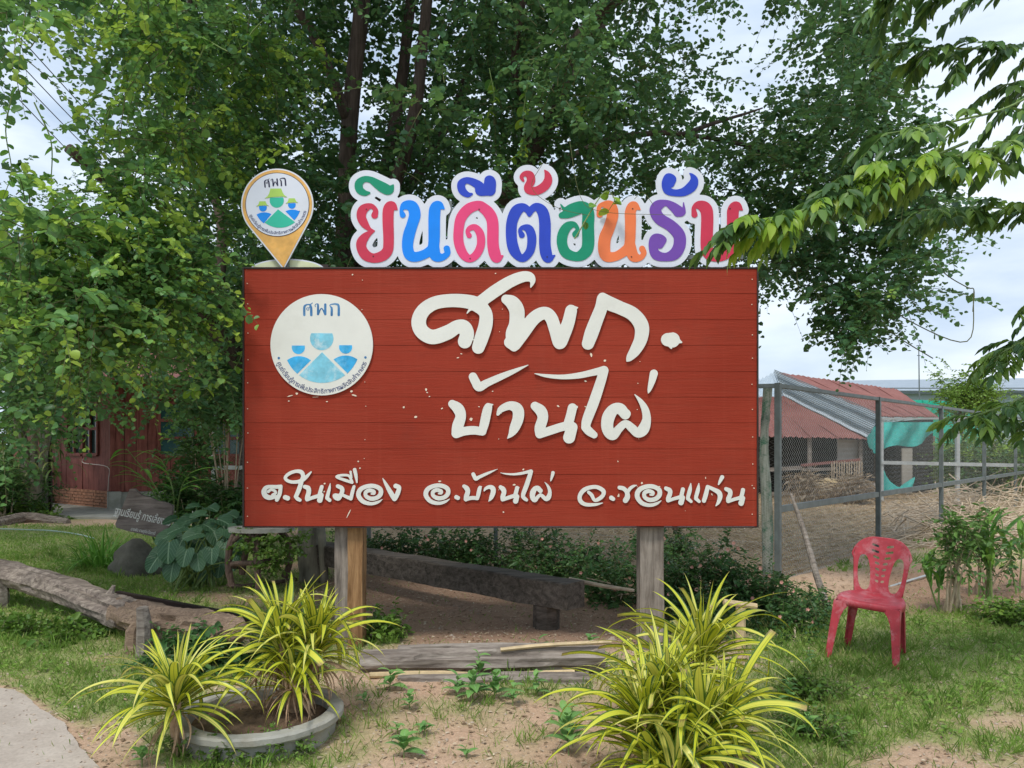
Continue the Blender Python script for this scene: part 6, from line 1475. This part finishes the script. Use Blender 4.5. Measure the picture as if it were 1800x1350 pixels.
for i in range(60):
    px = random.choice((random.gauss(25, 22), random.gauss(75, 14), random.gauss(100, 6))); py = random.uniform(770, 860)
    link_local('strap_leaf', random.choice(strapm), ot, P(px, py, 15.3)-ot.location, (0, 0, random.uniform(0, 6.28)), random.uniform(.35, .75))
bush('fern_mass', 'feathery grey-green plants at the far left edge below the orchid tree', 'plant', None, [(tuple(P(10,850,15)), (.7,.5,.35), 30)], 12, .4, 8, .12, M['shrubleaf'], tb=.5, leafw=.25)
bush('low_plants', 'low green leafy patch at the foot of the orchid tree', 'plant', None, [(tuple(P(30,905,15.2)), (.9,.3,.08), 30)], 9, .25, 8, .08, M['bright'], tb=.1)
mb = MB(); q = []
for px, py in ((-20,932),(40,934),(90,936),(140,943),(165,950)): g = G(px, py); q.append((g.x, g.y, .03))
smooth_tube(mb, q, .012, 6); tag(mb.build('garden_hose', M['hose']), 'pale green garden hose lying on the grass at the far left', 'hose')
mb = MB(); mb.poly([]) if False else None
rk = rough_log('root_log', [G(-10,925)+Vector((0,0,.04)), G(50,918)+Vector((0,0,.07)), G(120,921)+Vector((0,0,.03))], [.09,.12,.06], M['bark_log'], 'low mossy root lying at the edge of the lawn, far left', 'root', seed=31)

# lemongrass-like clump
lr = [ribbon_mesh('blade', 1, .035, R(a), R(b), M['lemon'], 10, .4, .2, prof_long) for a, b in ((85,40),(78,70),(70,90),(60,100),(50,110),(66,120),(40,100))]
def clump(lab, base, n, L0, L1, grp=None, spread=.14):
    e = empty('grass_clump', base, lab, 'plant', grp)
    for i in range(n):
        a = random.uniform(0, 6.28); r = random.uniform(0, spread)
        link_local('blade', random.choice(lr), e, (math.cos(a)*r, math.sin(a)*r, 0), (0, random.uniform(-.15, .15), a+random.gauss(0, .5)), random.uniform(L0, L1))
    return e
clump('bright green clump of long grass leaves left of the tilted wooden sign', G(178, 998), 170, .38, .62, spread=.24)

# stone stump and tilted wooden sign
stn = MB(); c0 = P(240, 965, 8.9); n = 14
for j in range(7):
    for k in range(n): a = 2*math.pi*k/n; rr_ = (.30, .31, .29, .26, .22, .15, .05)[j]*(1+random.uniform(-.14, .14)); stn.v.append(Vector((c0.x+math.cos(a)*rr_, c0.y+math.sin(a)*rr_*.7, -.05+j*.075)))
for j in range(6):
    for k in range(n): k2 = (k+1) % n; stn.f.append([j*n+k, j*n+k2, (j+1)*n+k2, (j+1)*n+k])
stn.f.append([6*n+k for k in range(n)]); tag(stn.build('mossy_rock', M['stone'], smooth=True), 'dark mossy rock propping up the tilted wooden sign', 'rock')
ws = empty('wooden_sign', P(250, 925, 8.6), 'tilted brown slab sign with white painted lettering leaning on a mossy rock', 'sign')
SD = 8.55
out = [(228,860),(236,859),(243,866),(249,871),(262,874),(275,880),(290,883),(303,889),(300,915),(290,945),(272,944),(226,934),(204,927),(203,921),(213,896),(226,864)]
def dense_loop(l, k=3):
    r = []
    for i in range(len(l)):
        a, b = l[i], l[(i+1) % len(l)]
        for t in range(k): r.append((a[0]+(b[0]-a[0])*t/k+random.uniform(-.3, .3), a[1]+(b[1]-a[1])*t/k+random.uniform(-.3, .3)))
    return r
flat('slab', [dense_loop(out)], SD, SD+.05, .05, M['signwood'], ws)
def st_text(body, cx, cy, size, rot, sx, sh=0, bold=.1): return text_flat('lettering', body, cx, cy, size, rot, SD, SD-.003, M['signwhite'], ws, bold, sx, sh)
st_text('ฐานเรียนรู้ การเลี้ยงกวาง', 255, 915, 19, R(12), .60, .2, .3)
st_text('นายพัน ราษฎร์ระบือกาดี', 251, 936, 7.5, R(11), .62, .2, .1)

# elephant-ear plant: every big leaf by itself
ee = empty('elephant_ear_plant', P(330, 1010, 8.2), 'large dark green heart-leaved plant between the tilted sign and the branch table', 'plant')
hm_ = [heart_mesh('heart_leaf', 1, .86, M['eared'], .05, s) for s in range(5)]
stalks = []
LV = [(296,968,58,90,1.35),(325,978,52,100,1.3),(302,1003,44,95,1.25),(270,990,46,120,1.2),(348,985,48,75,1.2),(372,975,40,85,1.2),(395,965,42,80,1.1),(410,990,38,85,1.2),(340,940,52,160,.75),(312,930,46,150,.7),(365,925,50,30,.5),(390,915,48,20,.45),(405,905,40,10,.4),(350,905,44,170,.45),(330,915,46,150,.5),
      (380,945,50,60,.85),(405,935,40,40,.8),(290,945,42,140,.8),(300,915,34,150,.6),(420,915,36,30,.5),(355,1010,36,90,1.2),(385,1000,34,95,1.25),(275,975,38,130,1.1),(320,950,44,110,1.0),(415,955,36,70,.9),(360,955,40,100,1.0),(340,890,34,170,.4),(372,893,36,20,.4),(285,985,36,100,1.2),(315,985,40,85,1.2),(335,1010,38,95,1.2),(400,975,38,80,1.1),(375,990,36,100,1.2),(358,930,42,60,.7),(320,925,40,120,.7),(395,935,40,70,.8),(415,975,34,85,1.1),(345,965,42,95,1.1)]
for i, (px, py, s, az_, tilt) in enumerate(LV):
    d = 7.75+.02*i+random.uniform(-.1, .1)-(.15 if tilt > 1 else 0)+(.3 if py < 930 else 0); p = P(px, py, d)
    # tip direction: in the picture plane by az_ (90 = straight down), blade faces the viewer by tilt
    a = R(az_); tip = Vector((math.cos(a)*.9, -.35-.3*(1.3-tilt), -math.sin(a)*tilt*.8)).normalized(); nrm_ = Vector((0, -math.sin(tilt*.95), math.cos(tilt*.95))); yv = nrm_.cross(tip).normalized(); nv = tip.cross(yv)
    mt = Matrix((tip, yv, nv)).transposed(); sc_ = s*d/1350*.70*random.uniform(.85, 1.2)
    link_local('leaf', hm_[i % 5], ee, p-tip*sc_*.2-ee.location, mt.to_euler(), sc_)
    stalks.append((p-tip*sc_*.2))
mb = MB()
for i, s in enumerate(stalks): g = Vector((-3.35+random.gauss(0, .16), 8.15+random.gauss(0, .12), -.02)); mb.tube([g, g.lerp(s, .6)+Vector((0, 0, .06)), s], [.012, .009, .006], 5)
mb.build('stalks', M['greentwig'], ee)
# cane plants with narrow leaves behind the sign
bl_ = [ribbon_mesh('leaf', 1, .11, R(a), R(b), M['lemon'], 8, .3, .2) for a, b in ((30,50),(45,70),(10,60))]
def cane(lab, base, stems, name='cane_plant', grp=None, mesh=bl_, Lf=.40):
    e = empty(name, base, lab, 'plant', grp)
    for pts in stems:
        q = crom([tuple(p) for p in pts], 6); mb = MB(); mb.tube([Vector(a) for a in q], list(np.linspace(.010, .003, len(q))), 6); mb.build('stem', M['greentwig'], e)
        for k in range(3, len(q), 2):
            link_local('leaf', random.choice(mesh), e, Vector(q[k])-e.location, (0, 0, random.uniform(2.2, 4.1) if random.random() < .6 else random.uniform(-1, 1)), Lf*random.uniform(.7, 1.1))
    return e
cane('slender bamboo-like cane arching above the tilted wooden sign', G(295, 985), [[G(295,985), P(290,900,8.9), P(270,850,8.8), P(240,810,8.7), P(222,788,8.6)], [G(290,985), P(284,900,8.9), P(262,850,8.8), P(236,830,8.7)], [G(305,985), P(312,890,8.9), P(322,850,8.8), P(335,830,8.7)], [G(300,985), P(306,890,9), P(298,840,8.9), P(282,805,8.9)]])
clump('small upright green blade cluster right of the tilted sign', Vector((P(312,900,8.9).x, 8.9, .45)), 14, .25, .42, spread=.05)
bush('leafy_plant', 'loose dark leafy plant between the house and the red board', 'plant', None, [(tuple(P(340,880,11)), (.5,.4,.35), 26),(tuple(P(390,890,11)), (.4,.4,.25), 18),(tuple(P(345,800,11.5)), (.25,.3,.45), 14)], 10, .35, 9, .10, M['shrubleaf'], tb=.5, leafw=.35)
bush('narrow_leaf_shrub', 'narrow-leaved shrub hanging beside the upper left gate and board edge', 'bush', None, [(tuple(P(400,700,11)), (.35,.4,.5), 26),(tuple(P(395,620,11)), (.35,.4,.5), 20)], 10, .4, 9, .11, M['shrubleaf'], tb=.75, leafw=.25, young=.3)

# rustic branch table
rtb = empty('rustic_table', G(470, 1030), 'rustic low table of crooked branches with a rough slab top, left of the left post', 'table')
mb = MB(); tc_ = P(450, 930, 7.75); n = 22
for z in (-.02, .02):
    for k in range(n): a = 2*math.pi*k/n; mb.v.append(tc_+Vector((math.cos(a)*.33*(1+random.uniform(-.05, .05))+.05, math.sin(a)*.22, z)))
mb.f = [list(range(n))[::-1], list(range(n, 2*n))]+[[k, (k+1) % n, n+(k+1) % n, n+k] for k in range(n)]; mb.build('top', M['potc'], rtb)
for pts in ([(408,1030,7.6),(402,1000,7.6),(404,960,7.6),(418,930,7.7)], [(455,1035,7.55),(452,990,7.55),(450,950,7.6),(462,930,7.7)], [(500,1015,8.0),(510,985,8),(505,950,8),(490,930,7.9)], [(425,1010,8.1),(430,980,8.1),(440,935,8)]):
    mb = MB(); smooth_tube(mb, [P(*p) for p in pts], .034, 8, jit=.12); mb.build('leg', M['rustic'], rtb)
for pts in ([(400,992,7.6),(430,990,7.57),(462,989,7.55)], [(455,989,7.55),(480,985,7.8),(512,990,8.0)], [(404,958,7.62),(430,936,7.6),(452,950,7.6)], [(404,994,7.6),(420,996,7.85),(430,992,8.1)]):
    mb = MB(); smooth_tube(mb, [P(*p) for p in pts], .026, 8, jit=.12); mb.build('rail', M['rustic'], rtb)
mb = MB(); smooth_tube(mb, [G(400,1033)+Vector((0,0,.02)), G(440,1035)+Vector((0,0,.03)), G(520,1022)+Vector((0,0,.02))], .025, 7); mb.build('foot_rail', M['rustic'], rtb)

# tall leafy stalks at the right
brl = [ribbon_mesh('leaf', 1, .26, R(a), R(b), M['broad'], 10, .35, .2, lambda t: math.sin(math.pi*min(1, (t*.93+.04))**.85)) for a, b in ((72,30),(60,50),(80,20),(50,70))]
def stalks_plant(lab, base, n, h0, h1, Lf=.30, spread=.12, grp='tall broad-leaved stalks at the right edge'):
    e = empty('stalk_plant', base, lab, 'plant', grp)
    for i in range(n):
        a = random.uniform(0, 6.28); h = random.uniform(h0, h1); b = Vector((random.gauss(0, spread), random.gauss(0, spread*.6), -.02)); lean = Vector((random.gauss(0, .12), random.gauss(0, .08), 1)).normalized(); q = [b+lean*h*t for t in (0, .35, .7, 1)]
        mb = MB(); mb.tube([p+e.location for p in q], [.009, .008, .006, .004], 6); mb.build('stem', M['greentwig'], e)
        for k in range(5): t = .55+.11*k; link_local('leaf', random.choice(brl), e, b+lean*h*t, (0, random.uniform(-.2, .2), a+k*2.7+random.uniform(-.3, .3)), Lf*random.uniform(.7, 1.1))
    return e
stalks_plant('single broad-leaved stalk right behind the red chair', G(1650, 1076), 2, .38, .55, .25, .03)
stalks_plant('cluster of bare-based stalks with big bright leaves near the right edge', G(1740, 1052), 6, .50, .72, .30, .09)
stalks_plant('stalks with broad leaves cut off by the right edge', G(1790, 1040), 4, .50, .75, .30, .10)
bush('leafy_shrub', 'dark slender shrub with small leaves between the chair and the bright stalks', 'bush', None, [(tuple(P(1680,930,6.8)), (.26,.25,.20), 12),(tuple(P(1660,990,6.8)), (.15,.2,.15), 4)], 6, .22, 8, .065, M['shrubleaf'], tb=.85, leafw=.4)
bush('leafy_shrub', 'dark small-leaved shrub behind the right-hand stalks', 'bush', None, [(tuple(P(1730,960,7.6)), (.30,.25,.2), 9)], 6, .25, 8, .065, M['shrubleaf'], tb=.6, leafw=.4)
o = bush('low_plants', 'low green weeds at the right edge on bare soil', 'plant', None, [(tuple(P(1780,1080,6.4)), (.3,.25,.08), 16)], 8, .16, 7, .05, M['bright'], tb=.2, stem=False)

# undergrowth that closes the far left
for px, py, d, w, h, lab in [(20,870,19,1.6,.8,'dark undergrowth mass left of the red house'),(-60,890,16,1.2,.6,'dark undergrowth at the far left edge of the lawn'),(60,800,22,1.8,1.2,'tall dark shrub behind the orchid tree')]:
    bush('undergrowth', lab, 'bush', None, [(tuple(P(px, py, d)), (w, .8, h), 46)], 14, .5, 9, .11, M['shrubleaf'], tb=.35)
# broad-leaved weeds in the foreground
wl = [ribbon_mesh('leaf', 1, .5, R(a), R(b), M['weed'], 7, .2, .1, lambda t: max(.02, math.sin(math.pi*min(1, .04+t*.96)**.8))) for a, b in ((30,50),(15,50),(55,60))]
def weed(lab, base, h, n, Lf, grp='broad-leaved weeds sprouting in front of the board'):
    e = empty('weed', base, lab, 'plant', grp); lean = Vector((random.gauss(0, .1), random.gauss(0, .1), 1)).normalized()
    mb = MB(); mb.tube([base+Vector((0, 0, -.02)), base+lean*h], [.0035, .002], 5); mb.build('stem', M['greentwig'], e)
    for i in range(n):
        t = .25+.75*i/max(1, n-1); a = (i//2)*1.57+(i % 2)*math.pi+random.uniform(-.3, .3); link_local('leaf', random.choice(wl), e, lean*h*t, (0, random.uniform(-.2, .1), a), Lf*random.uniform(.7, 1.15)*(1.1-.35*t))
    return e
for px, py, h, n, L, lab in [(590,1270,.10,8,.09,'weed sprouting at the right rim of the round planter'),(685,1215,.13,10,.11,'weed with spread leaves just below the left end of the thick log'),(640,1240,.07,6,.07,'small weed between the planter and the timbers'),(720,1250,.09,8,.09,'weed on bare dirt below the bamboo pole'),
        (800,1225,.12,10,.10,'weed at the left of the leafy weed patch'),(830,1235,.16,12,.12,'tall weed in the middle of the leafy weed patch below the log'),(868,1230,.15,12,.11,'bushy weed right of the middle of the leafy weed patch'),(900,1240,.12,9,.09,'low weed at the right of the leafy weed patch'),(845,1200,.18,10,.10,'tallest weed growing up against the lower timber'),
        (945,1225,.13,9,.09,'weed in front of the lower timber\'s right end'),(950,1180,.15,8,.10,'weed growing over the thick grey log'),(710,1330,.09,10,.10,'weed near the bottom edge below the planter'),(700,1290,.05,6,.06,'tiny weed right of the planter on bare dirt'),(745,1290,.06,7,.08,'small weed in the bare foreground dirt'),
        (1000,1325,.18,12,.13,'broad weed at the left foot of the largest striped plant'),(985,1290,.14,9,.12,'upright weed left of the largest striped plant'),(1035,1160,.17,9,.11,'weed beside the right end of the thick log'),(945,1150,.10,6,.12,'bright yellow-green weed behind the thick log'),(820,1330,.04,5,.06,'tiny weed at the bottom middle of the picture'),(1420,1180,.14,12,.06,'small-leaved weed between the striped plants and the chair'),(1390,1240,.15,12,.08,'weed at the right of the largest striped plant'),(1420,1300,.13,12,.08,'feathery weed at the lower right of the largest striped plant'),(250,1345,.07,8,.08,'weed under the small striped plant'),(405,1300,.14,9,.06,'weed climbing the front wall of the round planter')]:
    weed(lab, G(px, py), h*1.0, n, L)
bush('weed_patch', 'soft green weed patch between the largest striped plant and the chair', 'plant', None, [(tuple(P(1420,1210,4.6)), (.16,.2,.05), 16),(tuple(P(1430,1290,4.0)), (.14,.16,.06), 14)], 8, .13, 9, .028, M['bright'], tb=.05, stem=False)
bush('weed_patch', 'small green weeds creeping along the front of the round planter', 'plant', None, [(tuple(P(400,1325,3.65)), (.22,.06,.05), 12),(tuple(P(520,1310,3.7)), (.15,.05,.04), 6)], 7, .10, 8, .024, M['bright'], tb=.05, stem=False)
bush('weed_patch', 'small leafy weed patch on the lawn below the weathered log', 'plant', None, [(tuple(P(60,1110,6.1)), (.25,.2,.03), 12),(tuple(P(130,1120,5.9)), (.2,.2,.03), 10)], 8, .14, 8, .05, M['bright'], tb=.0, stem=False)
bush('leafy_patch', 'dark leafy patch behind the round planter under the log', 'plant', None, [(tuple(P(330,1150,5.1)), (.3,.2,.10), 16),(tuple(P(430,1150,5.2)), (.2,.2,.08), 10)], 8, .18, 8, .055, M['shrubleaf'], tb=.4, stem=False)
for l in list(bpy.data.meshes):
    if l.users == 0: bpy.data.meshes.remove(l)
